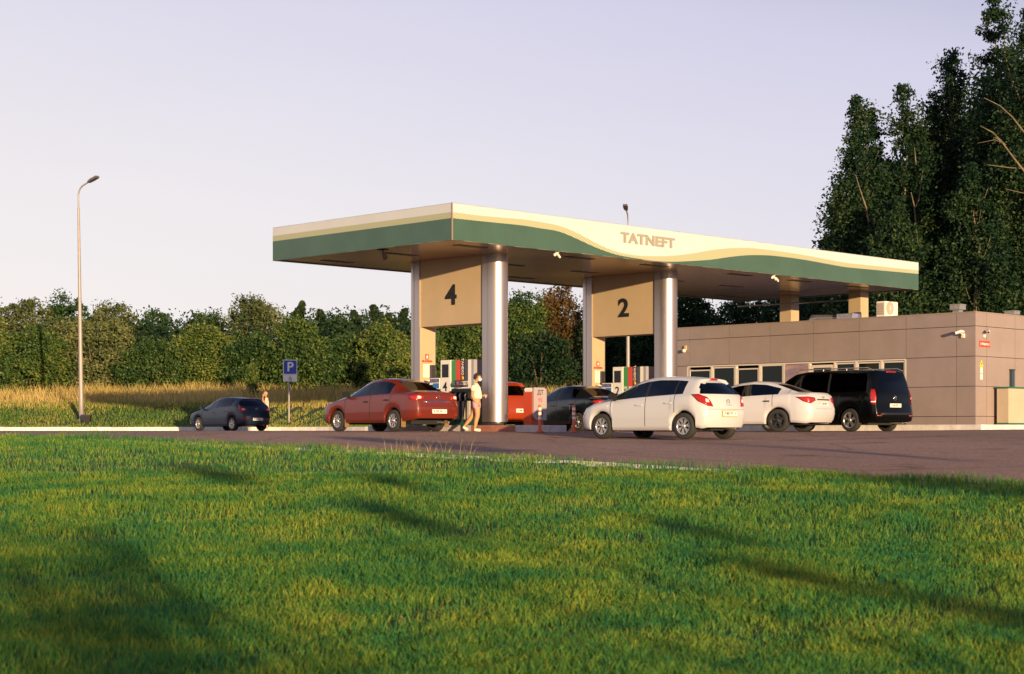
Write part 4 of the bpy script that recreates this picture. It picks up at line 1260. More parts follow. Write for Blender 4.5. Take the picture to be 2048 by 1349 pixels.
    if sp.get('plate_frame'):
        mb = MB(); mb.box(px_+.004, px_+.03, py_-.275, py_+.275, pz_-.075, pz_+.075, b=.004); mb.build('plate_frame', sp['plate_frame'], root)
    mb = MB(); mb.box(px_-.004, px_+.02, py_-.26, py_+.26, pz_-.056, pz_+.056, b=.003); pl = mb.build('number_plate', m_plate, root)
    mm = basis((px_-.006, py_+.06, pz_), (0, -1, 0), (0, 0, 1))
    me = text_mesh(txt, .085, mm, .001, bold=.002, sx=.9); link('lettering', me, m_ink, pl)
    me = text_mesh(rg_, .06, basis((px_-.006, py_-.19, pz_+.01), (0, -1, 0), (0, 0, 1)), .001, bold=.001); link('lettering', me, m_ink, pl)
    # badge
    if sp.get('badge'):
        bz_ = sp['badge'][0]; q, nn = rear(0, bz_)
        mb = MB(); mb.lathe([(.052, -.012), (.064, -.012), (.064, 0), (.052, 0), (.052, -.012)], 'x', c=(q.x, 0, bz_), seg=20)
        if sp['badge'][1] == 'bolt': mb.box(q.x-.012, q.x, -.07, .07, bz_-.008, bz_+.008)
        if sp['badge'][1] == 'cross': mb = MB(); mb.box(q.x-.014, q.x, -.085, .085, bz_-.022, bz_+.022, b=.004); mb.box(q.x-.016, q.x, -.035, .035, bz_-.03, bz_+.03, b=.004)
        if sp['badge'][1] == 'star':
            for t in (90, 210, 330): mb.tube([(q.x-.008, 0, bz_), (q.x-.008, .055*math.cos(R(t)), bz_+.055*math.sin(R(t)))], [.010, .003], 6)
            mb.lathe([(.062, -.012), (.074, -.012), (.074, 0), (.062, 0)], 'x', c=(q.x, 0, bz_), seg=20)
        mb.build('badge', mat('badge_gold', (.6, .45, .1), .3, metal=.6) if sp['badge'][1] == 'cross' else m_chrome, root)
    # wheels
    wy = W-.115; TW = .20
    for xc in (xr, xf):
        for s in (1, -1):
            mb = MB(); r1 = RW; r0 = sp.get('rim', .205)
            mb.lathe([(r0, -TW/2), (r0+.03, -TW/2-.002), (r1-.03, -TW/2+.002), (r1-.006, -TW/2+.02), (r1, -TW/2+.05), (r1, TW/2-.05), (r1-.006, TW/2-.02), (r1-.03, TW/2-.002), (r0+.03, TW/2+.002), (r0, TW/2)], 'y', c=(xc, s*wy, RW), seg=36)
            wheel = mb.build('wheel', m_tyre, root)
            mb = MB(); yo = s*(wy+TW/2-.03)
            c = (xc, 0, RW)
            rm = sp.get('rimmat', m_rim)
            mb.lathe([(r0, yo+s*.02), (r0-.018, yo+s*.024), (r0-.03, yo+s*.0), (r0-.04, yo-s*.06)], 'y', c=c, seg=36)
            ns = sp.get('spokes', 5)
            for k in range(ns):
                t = 2*math.pi*k/ns+.3
                pair = (-.16, .16) if sp.get('split') else (0,)
                for dp in pair:
                    a0 = (xc+.045*math.cos(t), yo+s*.012, RW+.045*math.sin(t)); tt = t+dp
                    a1 = (xc+(r0-.015)*math.cos(tt), yo+s*.014, RW+(r0-.015)*math.sin(tt))
                    d = Vector(a1)-Vector(a0); nrm = Vector((-d.z, 0, d.x)).normalized(); w0, w1 = sp.get('spw', (.022, .028))
                    vs = [Vector(a0)+nrm*w0, Vector(a0)-nrm*w0, Vector(a1)-nrm*w1, Vector(a1)+nrm*w1]
                    vs = vs+[v-Vector((0, s*.03, 0)) for v in vs]
                    mb.add(vs, [(0, 1, 2, 3), (4, 5, 6, 7), (0, 1, 5, 4), (1, 2, 6, 5), (2, 3, 7, 6), (3, 0, 4, 7)])
            mb.lathe([(0, yo+s*.03), (.05, yo+s*.028), (.062, yo+s*.01), (.062, yo-s*.03)], 'y', c=c, seg=20)
            mb.build('rim', rm, wheel)
            mb = MB(); mb.lathe([(0, yo-s*.055), (r0-.01, yo-s*.055)], 'y', c=c, seg=30); mb.lathe([(0, yo-s*.05), (.13, yo-s*.05), (.13, yo-s*.058)], 'y', c=c, seg=24); mb.build('brake_disc', m_dark, wheel)
    # underbody, wells, bumper lower, exhaust
    mb = MB()
    mb.box(xt+.5, xn-.4, -W+.30, W-.30, .20, .52); 
    for xc in (xr, xf):
        for s in (1, -1):
            n_ = 16; a = [(xc+(RA-.006)*math.cos(math.pi*k/n_), RW+(RA-.006)*math.sin(math.pi*k/n_)) for k in range(n_+1)]
            ys_ = (s*(W*.86), s*(W-.36)); vs = [(p[0], y, p[1]) for y in ys_ for p in a]
            m_ = n_+1; mb.add(vs, [(k, k+1, m_+k+1, m_+k) for k in range(n_)]); mb.add([(p[0], ys_[1], p[1]) for p in a], [tuple(range(m_))])
    mb.box(xr-.35, xr-.12, -.25, .25, .20, .30)
    mb.tube([(xr, -W+.2, RW), (xr, W-.2, RW)], .05)
    mb.build('underbody', m_under, root)
    mb = MB(); mb.tube([(xt+.5, -.42, .26), (xt+.07, -.45, .25)], .028); mb.build('exhaust', m_steel, root)
    if sp.get('mud'):
        mb = MB()
        for xc in (xr, xf):
            for s in (1, -1): mb.box(xc-RA-.035, xc-RA-.02, s*(W-.06)-.10, s*(W-.06)+.06, .12, .36)
        mb.build('mudguard', m_mud, root)
    # interior
    if gl is m_glass:
        mb = MB(); zc0 = .30; zs = sp.get('seatz', .62)
        for y in (-.36, .36):
            sx_ = sp.get('seatx', .05)
            mb.box(sx_-.05, sx_+.42, y-.24, y+.24, zc0, zs, b=.04); 
            mb.add([(sx_-.22, y-.23, zs+.52), (sx_-.10, y-.23, zs+.52), (sx_+.06, y-.24, zs-.1), (sx_-.10, y-.24, zs-.1), (sx_-.22, y+.23, zs+.52), (sx_-.10, y+.23, zs+.52), (sx_+.06, y+.24, zs-.1), (sx_-.10, y+.24, zs-.1)], [(0, 1, 2, 3), (7, 6, 5, 4), (0, 4, 5, 1), (1, 5, 6, 2), (2, 6, 7, 3), (3, 7, 4, 0)])
            mb.box(sx_-.27, sx_-.15, y-.13, y+.13, zs+.55, zs+.76, b=.03)
        bx = xr+.30
        mb.box(bx, bx+.5, -.62, .62, zc0, zs-.04, b=.04); mb.box(bx-.12, bx+.02, -.62, .62, zs-.1, zs+.46, b=.03)
        for y in (-.36, .36): mb.box(bx-.14, bx-.04, y-.12, y+.12, zs+.46, zs+.62, b=.03)
        mb.box(ws[1]-.55, ws[1]-.05, -.62, .62, .5, float(zt(ws[1]))-.03, b=.03)
        mb.build('seats', m_cab, root)
        mb = MB(); mb.lathe([(.17, -.012), (.185, 0), (.17, .012), (.158, 0), (.17, -.012)], 'x', c=(sp.get('seatx', .05)+.62, .36, zs+.26)); mb.build('steering_wheel', m_black, root)
    return root, dict(side=side, rear=rear, body=body, decal=decal, tree=tree)

def pose_from(pxr, pxf, wb, Dr, W, xr):
    """left wheels' ground contact columns -> location of car origin and heading"""
    rr = (pxr-CX)/F; rf = (pxf-CX)/F; X = rr*Dr
    best = min((abs(X-wb*math.sin(t)-rf*(Dr+wb*math.cos(t))), t) for t in np.linspace(.1, 1.5, 1401))[1]
    t = best; fw = Vector((-math.sin(t), math.cos(t), 0)); lf = Vector((-math.cos(t), -math.sin(t), 0))
    o = Vector((X, Dr, 0))-fw*xr-lf*(W/2-.03)
    z = [h0(*(o+fw*a+lf*b).xy) for a in (xr, xr+wb) for b in (.7, -.7)]
    o.z = sum(z)/4
    print('POSE', round(math.degrees(t), 1), [round(v, 2) for v in o], [round(a, 3) for a in z])
    return (o, math.atan2(fw.y, fw.x))

def hatch_spec(**k):
    s = dict(tail=-1.95, nose=1.93, W=1.72, xr=-1.33, xf=1.18, rw=.305, sill=.20, tailz=.27,
        zt=[(1.93, .60), (1.75, .74), (1.3, .85), (.9, .90), (0, .95), (-.9, 1.0), (-1.5, 1.03), (-2.0, 1.02)],
        zr=[(1.93, .64), (1.8, .79), (1.35, .93), (1.08, 1.0), (.25, 1.375), (-.1, 1.455), (-.5, 1.49), (-1.0, 1.475), (-1.5, 1.43), (-2.0, 1.37)],
        wr=[(2, .62), (1.1, .66), (.3, .58), (-.5, .575), (-1.6, .55), (-2, .52)],
        tailp=[(.2, .10), (.34, .03), (.5, 0), (.7, .01), (.85, .05), (1.0, .10), (1.08, .16), (1.37, .40), (1.49, .44)],
        nosep=[(.2, .12), (.35, .03), (.5, .0), (.66, .03), (.8, .12)],
        windshield=(.22, 1.1), side_win=[(-.16, .86), (-1.02, -.24), (-1.30, -1.07)], pillars=[(-.24, -.16), (-1.07, -1.02)],
        doors=[(-.20, .88), (-1.08, -.20)], handles=[(-.02, .80), (-.90, .84)], hatch=(8, 11),
        cuts=[-.24, -.16, -.20, -.209, -.191, .86, .88, .871, .889, -1.02, -1.07, -1.08, -1.089, -1.071, -1.30, .22, 1.1],
        mirror=(.74, .97), plate=(0.0, .60, 'В 892 ТВ', '16'), kr=.2, rim=.20, spokes=7, split=True, spw=(.012, .016))
    s['wrap'] = (-1.80, -1.74)
    s.update(k); return s
def sedan_spec(**k):
    s = dict(bulge=.05, tail=-2.10, nose=2.13, W=1.70, xr=-1.15, xf=1.326, rw=.30, sill=.24, tailz=.36,
        zt=[(2.13, .62), (1.85, .76), (1.4, .86), (1.0, .93), (0, .97), (-.9, 1.01), (-1.5, 1.04), (-2.13, 1.02)],
        zr=[(2.13, .66), (1.9, .82), (1.45, .94), (1.15, 1.0), (.35, 1.36), (.05, 1.455), (-.35, 1.495), (-.75, 1.47), (-1.05, 1.385), (-1.6, 1.125), (-1.75, 1.10), (-2.05, 1.09), (-2.13, 1.08)], sm=.07,
        wr=[(2.1, .62), (1.2, .66), (.4, .57), (-.5, .56), (-1.1, .56), (-1.6, .66), (-2.1, .68)],
        tailp=[(.2, .14), (.36, .04), (.5, 0), (.72, .0), (.80, .05), (.95, .06), (1.06, .10), (1.1, .13)],
        nosep=[(.2, .12), (.35, .03), (.5, .0), (.66, .03), (.8, .12)],
        windshield=(.30, 1.15), rear_top_glass=(-1.58, -.98), side_win=[(-.12, .88), (-.98, -.20)], pillars=[(-.20, -.12)],
        doors=[(-.16, .95), (-1.05, -.16)], handles=[(.02, .83), (-.88, .87)],
        cuts=[-.20, -.12, -.16, -.169, -.151, .88, .95, .941, .959, -.98, -1.05, -1.059, -1.041, -1.58, .30, 1.15],
        mirror=(.80, 1.0), plate=(0, .56, 'К 325 АК', '16'), kr=.16, rim=.19, spokes=8, spw=(.014, .02))
    s.update(k); return s

paint_white = mat('paint_ivory', (.56, .55, .56), .35, coat=.7)
paint_pearl = mat('paint_pearl_white', (.57, .55, .57), .35, coat=.7)
paint_red = mat('paint_red', (.14, .016, .006), .38, coat=.6)
paint_red2 = mat('paint_orange_red', (.30, .035, .006), .3, coat=.3)
paint_black = mat('paint_black', (.0015, .002, .002), .2, coat=.12, spec=.2)
paint_darkgreen = mat('paint_blackgreen', (.005, .009, .011), .2, coat=.5)
paint_blue = mat('paint_navy', (.006, .014, .040), .35, coat=.35)

# --- white hatchback (nearest)
sp = hatch_spec(corner_decals=[('tail_light', [(.24, 1.03), (.08, 1.035), (-.10, .97), (-.19, .87), (-.25, .75), (-.10, .77), (.10, .87)], .015, m_taill), ('reverse_lamp', [(-.06, .93), (-.12, .92), (-.15, .85), (-.07, .85)], .024, m_lampw)],
    rear_decals=[
        ('brake_light', [(-.13, 1.405), (.13, 1.405), (.13, 1.37), (-.13, 1.37)], .015, m_taill, False),
        ('bumper_gap', [(-.66, .695), (.66, .695), (.66, .688), (-.66, .688)], .003, m_under, False),
        ('keyhole_trim', [(-.12, .80), (.12, .80), (.12, .785), (-.12, .785)], .006, m_steel, False)],
    side_decals=[('side_marker', [(1.02, .80), (.96, .80), (.96, .78), (1.02, .78)], .006, m_lampw)],
    front_decals=[('headlight', [(.42, .62), (.70, .72), (.72, .84), (.62, .80), (.45, .70)], .012, m_lampw), ('grille', [(-.4, .35), (.4, .35), (.42, .48), (-.42, .48)], .01, m_black)],
    hmat=paint_white, mmat=m_black, badge=(.86, 'bolt'), plate=(0.0, .59, 'В 892 ТВ', '16'), plate_frame=mat('plate_brass', (.50, .34, .06), .4))
build_car('parked_car', 'ivory white five-door hatchback nearest the camera, with red tail lights and silver spoked wheels', 'car', sp, paint_white, pose_from(1366, 1203, 2.51, 39.35, 1.72, -1.33))

# --- red sedan
sp = sedan_spec(mud=True, hmat=m_black, mmat=m_black, badge=(.93, 'ring'), plate=(0.0, .55, 'К 325 АК', '16'),
    corner_decals=[('tail_light', [(.18, .98), (-.05, 1.0), (-.22, .98), (-.24, .88), (.0, .84), (.16, .88)], .012, m_taill), ('reverse_lamp', [(-.06, .97), (-.15, .96), (-.15, .90), (-.07, .89)], .02, m_lampw)],
    rear_decals=[
        ('chrome_strip', [(-.50, .835), (.50, .835), (.50, .80), (-.50, .80)], .014, m_chrome, False),
        ('bumper_gap', [(-.70, .70), (.70, .70), (.70, .69), (-.70, .69)], .003, m_under, False),
        ('reflector', [(.60, .44), (.70, .44), (.70, .47), (.60, .47)], .01, m_taill)],
    front_decals=[('headlight', [(.45, .62), (.72, .70), (.74, .82), (.62, .80), (.48, .72)], .012, m_lampw), ('grille', [(-.4, .40), (.4, .40), (.42, .52), (-.42, .52)], .01, m_black)])
build_car('parked_car', 'red four-door sedan with black door mirrors standing left of the fuel dispenser numbered 4', 'car', sp, paint_red, pose_from(786, 674.5, 2.476, 46.7, 1.70, -1.15))

# --- white sedan with black wheels
sp = sedan_spec(tail=-2.30, nose=2.30, W=1.79, xr=-1.28, xf=1.405, rw=.325, sill=.22, tailz=.27, rim=.23, spokes=5, rimmat=m_rimd, spw=(.03, .035), split=False,
    zt=[(2.3, .62), (2.0, .78), (1.5, .88), (1.05, .93), (0, .98), (-.9, 1.03), (-1.6, 1.07), (-2.3, 1.03)],
    zr=[(2.3, .66), (2.05, .84), (1.6, .95), (1.25, 1.0), (.45, 1.34), (.1, 1.43), (-.35, 1.477), (-.8, 1.45), (-1.2, 1.35), (-1.85, 1.13), (-2.0, 1.12), (-2.25, 1.13), (-2.3, 1.12)],
    wr=[(2.3, .62), (1.3, .68), (.5, .59), (-.5, .57), (-1.2, .56), (-1.85, .68), (-2.3, .72)],
    windshield=(.40, 1.25), rear_top_glass=(-1.80, -1.08), side_win=[(-.10, .98), (-1.28, -.16)], pillars=[(-.16, -.10)],
    doors=[(-.13, 1.02), (-1.12, -.13)], handles=[(.06, .84), (-.94, .88)],
    cuts=[-.16, -.10, -.13, -.139, -.121, .98, 1.02, 1.011, 1.029, -1.28, -1.12, -1.129, -1.111, -1.80, -1.08, .40, 1.25],
    mirror=(.90, 1.0), glass=m_tint, hmat=m_black, badge=(.985, 'cross'), plate=(0, .80, 'Х 324 ХМ', '16'), kr=.20,
    corner_decals=[('tail_light', [(.30, .99), (.0, 1.0), (-.24, .97), (-.27, .89), (-.06, .80), (.12, .86)], .015, m_taill)],
    rear_decals=[('trim_strip', [(-.40, .935), (.40, .935), (.40, .90), (-.40, .90)], .012, m_black, False),
        ('bumper_gap', [(-.74, .66), (.74, .66), (.74, .652), (-.74, .652)], .003, m_under, False)],
    front_decals=[('headlight', [(.45, .62), (.72, .70), (.76, .84), (.62, .80), (.48, .72)], .012, m_lampw), ('grille', [(-.4, .36), (.4, .36), (.42, .62), (-.42, .62)], .01, m_black)])
build_car('parked_car', 'pearl white sedan with black wheels and dark windows parked beside the black van', 'car', sp, paint_pearl, pose_from(1555, 1390, 2.685, 48.3, 1.79, -1.28))

# --- black van
m_rail = m_dark
sp = dict(tail=-2.57, nose=2.57, W=1.93, xr=-1.60, xf=1.60, rw=.345, sill=.24, tailz=.31, rim=.245, spokes=5, split=True, spw=(.016, .02),
    zt=[(2.57, .72), (2.3, .92), (1.9, 1.02), (1.4, 1.10), (.5, 1.13), (-2.57, 1.16)],
    zr=[(2.57, .78), (2.35, .98), (2.0, 1.10), (1.75, 1.18), (1.0, 1.66), (.7, 1.80), (.2, 1.86), (-1.5, 1.87), (-2.4, 1.84), (-2.57, 1.81)],
    wr=[(2.5, .7), (1.7, .76), (.8, .76), (-2.0, .76), (-2.57, .74)],
    tailp=[(.2, .10), (.34, .02), (.5, .0), (.62, .02), (.75, .05), (1.1, .07), (1.8, .20), (1.9, .22)], nosep=[(.2, .12), (.35, .03), (.6, .0), (.8, .06), (.95, .15)],
    windshield=(.95, 1.75), side_win=[(.42, 1.5), (-.72, .34), (-2.2, -.80)], pillars=[(.34, .42), (-.80, -.72)],
    doors=[(.38, 1.55), (-.74, .38)], handles=[(.55, 1.0), (.22, 1.0)], hatch=(8, 11),
    cuts=[.42, .34, .38, .371, .389, 1.5, 1.55, 1.541, 1.559, -.72, -.80, -.74, -.749, -.731, -2.2, .95, 1.75],
    mirror=(1.38, 1.16), glass=m_vglass, plate=(0, .78, 'О 224 ХЕ', '16'), kr=.12, bulge=.05, badge=(1.0, 'star'),
    corner_decals=[('tail_light', [(.10, 1.26), (-.02, 1.25), (-.06, 1.0), (-.04, .84), (.03, .80), (.10, .84), (.12, 1.0)], .015, m_taill), ('lamp_strip', [(-.04, .90), (.10, .90), (.10, .87), (-.04, .87)], .02, m_lampw)],
    rear_decals=[
        ('brake_light', [(-.22, 1.80), (.22, 1.80), (.22, 1.765), (-.22, 1.765)], .02, m_taill, False),
        ('reflector', [(.66, .46), (.84, .46), (.84, .49), (.66, .49)], .015, m_taill), ('bumper_step', [(-.70, .56), (.70, .56), (.74, .50), (-.74, .50)], .03, m_black, False)],
    front_decals=[('headlight', [(.50, .72), (.80, .80), (.84, .92), (.66, .90), (.52, .80)], .012, m_lampw), ('grille', [(-.4, .5), (.4, .5), (.44, .74), (-.44, .74)], .01, m_black)])
van, vh = build_car('parked_van', 'glossy black passenger van with roof rails parked in front of the building', 'van', sp, paint_black, pose_from(1699, 1538, 3.2, 50.9, 1.93, -1.60))
for s in (1, -1):
    mb = MB(); mb.tube([(.7, s*.70, 1.82), (.5, s*.70, 1.905), (-2.1, s*.70, 1.905), (-2.3, s*.70, 1.83)], .018, 8)
    for xx in (-.4, -1.3): mb.tube([(xx, s*.70, 1.84), (xx, s*.70, 1.905)], .016)
    mb.build('roof_rail', m_steel, van)

# --- dark hatch/sedan between the islands
sp = sedan_spec(hmat=paint_darkgreen, badge=None, plate=(0.0, .6, 'А 101 ОР', '16'), rim=.19, spokes=6, glasses=[m_glass, m_tint],
    corner_decals=[('tail_light', [(.16, .98), (-.05, 1.0), (-.20, .98), (-.22, .88), (.0, .84), (.14, .88)], .012, m_taill)],
    front_decals=[('headlight', [(.45, .62), (.72, .70), (.74, .82), (.62, .80), (.48, .72)], .012, m_lampw)])
dark, dh = build_car('parked_car', 'dark blue-black sedan half hidden between the price pillar and the white hatchback', 'car', sp, paint_darkgreen, pose_from(1155.5, 1053, 2.476, 51.8, 1.70, -1.15))
dark.scale = (1, 1, .955)

# --- orange-red hatchback behind the column
sp = hatch_spec(corner_decals=[('tail_light', [(.06, 1.05), (-.10, 1.06), (-.14, .86), (-.12, .68), (.02, .68)], .015, m_taill), ('reverse_lamp', [(.0, .80), (-.10, .80), (-.10, .74), (.0, .74)], .022, m_lampw)],
    rear_decals=[ ('gate_gap', [(.53, .99), (.535, .99), (.535, .55), (.53, .55)], .003, m_under)],
    badge=None, plate=(0, .60, 'О 540 АН', '16'))
u_, v_2 = 4.78, 3.1
p = ST(u_+.86, v_2+2.0); rz = math.atan2(VD.y, VD.x)
sp['zr'] = [(a, b*1.02) for a, b in sp['zr']]
build_car('parked_car', 'orange-red hatchback seen from behind between the metal column and the price pillar', 'car', sp, paint_red2, (Vector((p.x, p.y, h0(p.x, p.y))), rz))

# --- blue hatchback far left
sp = hatch_spec(tail=-2.06, nose=2.06, W=1.70, xr=-1.38, xf=1.19, rim=.20, spokes=6, split=True, badge=(.93, 'ring'), glass=m_glass, glasses=[m_glass, m_tint, m_tint],
    zt=[(2.06, .60), (1.75, .76), (1.3, .86), (.9, .91), (0, .97), (-.9, 1.03), (-1.5, 1.07), (-2.06, 1.05)],
    plate=(0, .50, 'М 570 РА', '16'), plate_frame=None,
    corner_decals=[('tail_light', [(.16, 1.16), (.04, 1.08), (-.12, .98), (-.27, .92), (-.22, .84), (-.02, .80), (.08, .90)], .015, m_taill), ('reverse_lamp', [(-.04, .96), (-.16, .94), (-.14, .89), (-.03, .90)], .024, m_lampw)],
    rear_decals=[
        ('brake_light', [(-.13, 1.405), (.13, 1.405), (.13, 1.37), (-.13, 1.37)], .015, m_taill, False), ('reflector', [(.52, .46), (.74, .46), (.74, .52), (.54, .52)], .012, m_taill)],
    front_decals=[('headlight', [(.42, .62), (.70, .72), (.72, .84), (.62, .80), (.45, .70)], .012, m_lampw)])
build_car('parked_car', 'small navy blue hatchback parked by the white kerb near the parking sign', 'car', sp, paint_blue, pose_from(463.7, 396.5, 2.57, 73.6, 1.70, -1.38))
# ================================================================== people
m_skin = mat('skin', (.50, .25, .12), .55)
m_hair = mat('hair_dark', (.035, .018, .012), .6)
def skin_mesh(nm, J, E, m, parent, sub=2, root=0):
    names = list(J); ix = {k: i for i, k in enumerate(names)}
    me = bpy.data.meshes.new(nm); me.from_pydata([J[k][0] for k in names], [(ix[a], ix[b]) for a, b in E], [])
    o = bpy.data.objects.new(nm, me); COL.objects.link(o)
    md = o.modifiers.new('s', 'SKIN'); md.use_smooth_shade = True; md.branch_smoothing = .6
    bm = bmesh.new(); bm.from_mesh(me); lay = bm.verts.layers.skin.verify(); bm.verts.ensure_lookup_table()
    for k, i in ix.items():
        r = J[k][1]; bm.verts[i][lay].radius = r if isinstance(r, tuple) else (r, r); bm.verts[i][lay].use_root = (i == root)
    bm.to_mesh(me); bm.free()
    sb = o.modifiers.new('u', 'SUBSURF'); sb.levels = sub; sb.render_levels = sub
    dg = bpy.context.evaluated_depsgraph_get()
    me2 = bpy.data.meshes.new_from_object(o.evaluated_get(dg)); me2.name = nm
    bpy.data.objects.remove(o); bpy.data.meshes.remove(me)
    me2.materials.clear()
    ob = link(nm, me2, m, parent); me2.shade_smooth()
    return ob
def hand_joints(J, E, pre, wrist, palm, dirv, side):
    """palm end + five fingers, slightly curled; dirv = finger direction, side = thumb side"""
    w = Vector(palm); d = Vector(dirv).normalized(); s = Vector(side).normalized(); c = d.cross(s).normalized()
    for i, (off, ln) in enumerate(((.030, .070), (.011, .078), (-.009, .072), (-.028, .058))):
        b = w+d*.035+s*off; k1_ = b+d*ln*.5+c*.006; k2_ = b+d*ln*.95+c*.022
        J[f'{pre}f{i}a'] = (tuple(b), .0095); J[f'{pre}f{i}b'] = (tuple(k1_), .0085); J[f'{pre}f{i}c'] = (tuple(k2_), .007)
        E += [(palm_key(pre), f'{pre}f{i}a'), (f'{pre}f{i}a', f'{pre}f{i}b'), (f'{pre}f{i}b', f'{pre}f{i}c')]
    b = w+s*.036-d*.005; J[pre+'ta'] = (tuple(b), .011); J[pre+'tb'] = (tuple(b+s*.02+d*.035), .009)
    E += [(palm_key(pre), pre+'ta'), (pre+'ta', pre+'tb')]
def palm_key(pre): return pre+'palm'
def head(parent, c, yaw, hair_m, short=False, mask=False):
    """head with face; built facing +x then turned"""
    root_ = parent
    mb = MB(); n = 22; mrows = 18; V = []; Fc = []
    for i in range(mrows+1):
        ph = math.pi*i/mrows; z = math.cos(ph)
        for k in range(n):
            t = 2*math.pi*k/n; x = math.sin(ph)*math.cos(t); y = math.sin(ph)*math.sin(t)
            X_ = x*.092; Y_ = y*.075; Z_ = z*.115
            if z < 0: X_ *= 1-.18*(-z); Y_ *= 1-.35*(-z)**1.5; X_ += .012*(-z)*(x > 0)
            if x > .75:   # nose, brow, mouth, chin
                yy = y
                X_ += .026*math.exp(-((z+.12)/.16)**2-(yy/.16)**2)
                X_ += .008*math.exp(-((z+.50)/.10)**2-(yy/.35)**2)
                X_ += .012*math.exp(-((z+.80)/.14)**2-(yy/.3)**2)
                for e in (-1, 1): X_ -= .012*math.exp(-((z-.06)/.10)**2-((yy-e*.38)/.16)**2)
            V.append((X_, Y_, Z_))
    for i in range(mrows):
        for k in range(n): Fc.append((i*n+k, (i+1)*n+k, (i+1)*n+(k+1) % n, i*n+(k+1) % n))
    mb.add(V, Fc, 0, True)
    for e in (-1, 1): mb.lathe([(0, -.008), (.02, -.008), (.026, .0), (.018, .01), (0, .008)], 'y', c=(-.005, e*.077, -.01), seg=12)
    me = mb.mesh('face'); M = Matrix.Translation(c) @ Matrix.Rotation(yaw, 4, 'Z') @ Matrix.Rotation(R(6), 4, 'Y')
    me.transform(M); h = link('head', me, m_skin, root_)
    mb = MB()
    for e in (-1, 1): mb.lathe([(0, .0), (.009, .002), (.010, .006), (0, .009)], 'x', c=(.074, e*.030, .006), seg=10)
    me = mb.mesh('eye'); me.transform(M); link('eyes', me, m_ink, h)
    # hair: shell over the back and top
    mb = MB(); V = []; Fc = []
    for i in range(mrows+1):
        ph = math.pi*i/mrows
        for k in range(n):
            t = 2*math.pi*k/n; zz = math.cos(ph); x = math.sin(ph)*math.cos(t); y = math.sin(ph)*math.sin(t)
            g = 1.12+(0 if short else .10*(x < .3)); lim = (-.25 if not short else .05) if x < .15 else .38
            z2 = max(zz, lim-(.35*(x < -.3) if not short else .15*(x < -.3)))
            V.append((x*.095*g-.010, y*.08*g, z2*.122))
    for i in range(mrows):
        for k in range(n): Fc.append((i*n+k, (i+1)*n+k, (i+1)*n+(k+1) % n, i*n+(k+1) % n))
    mb.add(V, Fc, 0, True); me = mb.mesh('hair'); me.transform(M); link('hair', me, hair_m, h)
    if mask:
        mb = MB(); V = []; Fc = []; a, b_ = 9, 8
        for i in range(a):
            for k in range(b_):
                t = R(-62+124*k/(b_-1)); z = -.012-.088*i/(a-1); r = .092+.028*math.sin(math.pi*(i/(a-1)))*math.cos(t)**2
                V.append((r*math.cos(t)*1.02, .080*math.sin(t)*(1-.25*i/(a-1)), z))
        for i in range(a-1):
            for k in range(b_-1): Fc.append((i*b_+k, i*b_+k+1, (i+1)*b_+k+1, (i+1)*b_+k))
        mb.add(V, Fc, 0, True); me = mb.mesh('mask'); me.transform(M); link('face_mask', me, mat('mask_white', (.80, .80, .78), .7), h)
    return h

# walking woman  (local +x = to the right of the photo)
D = 47.25; X = (953-CX)/F*D; z0 = h0(X, D)
w = thing('person', 'woman in pale yellow T-shirt and pink shorts with white face mask walking past the column', 'person', (X, D, z0+.005), R(-8))
m_shirt = mat('shirt_cream', (.74, .72, .52), .8, bump=.2, bscale=25); m_short = mat('shorts_pink', (.60, .30, .34), .8, bump=.2, bscale=25); m_shoe = mat('shoe_pale', (.74, .66, .50), .7)
J = {'pel': ((0, 0, .84), (.15, .17)), 'wst': ((-.01, 0, .98), (.14, .15)), 'chs': ((-.02, 0, 1.16), (.115, .145)), 'upc': ((-.03, 0, 1.29), (.07, .10)), 'nck': ((-.01, 0, 1.37), .045), 'nk2': ((.015, 0, 1.42), .043),
     'hR': ((.02, -.085, .78), .118), 'kR': ((.045, -.09, .44), .072), 'cR': ((.0, -.09, .28), .064), 'aR': ((-.03, -.09, .09), .036), 'eR': ((-.045, -.09, .045), .034), 'tR': ((.12, -.10, .03), .026),
     'hL': ((-.03, .085, .78), .118), 'kL': ((-.13, .085, .42), .070), 'cL': ((-.24, .085, .29), .062), 'aL': ((-.345, .085, .155), .036), 'eL': ((-.385, .085, .135), .03), 'tL': ((-.26, .08, .03), .024),
     'sR': ((-.04, -.16, 1.28), .055), 'bR': ((-.09, -.20, 1.0), .052), 'fR': ((-.02, -.19, .85), .034), 'Rpalm': ((.055, -.17, .765), (.018, .03)),
     'sL': ((-.02, .16, 1.28), .055), 'bL': ((-.03, .21, 1.02), .042), 'fL': ((.10, .18, 1.0), .034), 'Lpalm': ((.19, .15, .985), (.018, .03))}
E = [('pel', 'wst'), ('wst', 'chs'), ('chs', 'upc'), ('upc', 'nck'), ('nck', 'nk2'), ('pel', 'hR'), ('hR', 'kR'), ('kR', 'cR'), ('cR', 'aR'), ('aR', 'eR'), ('eR', 'tR'),
     ('pel', 'hL'), ('hL', 'kL'), ('kL', 'cL'), ('cL', 'aL'), ('aL', 'eL'), ('eL', 'tL'), ('upc', 'sR'), ('sR', 'bR'), ('bR', 'fR'), ('fR', 'Rpalm'), ('upc', 'sL'), ('sL', 'bL'), ('bL', 'fL'), ('fL', 'Lpalm')]
hand_joints(J, E, 'R', None, J['Rpalm'][0], (.45, .05, -.6), (.6, .2, .45)); hand_joints(J, E, 'L', None, J['Lpalm'][0], (1, -.1, .1), (0, -.2, 1))
skin_mesh('body', J, E, m_skin, w)
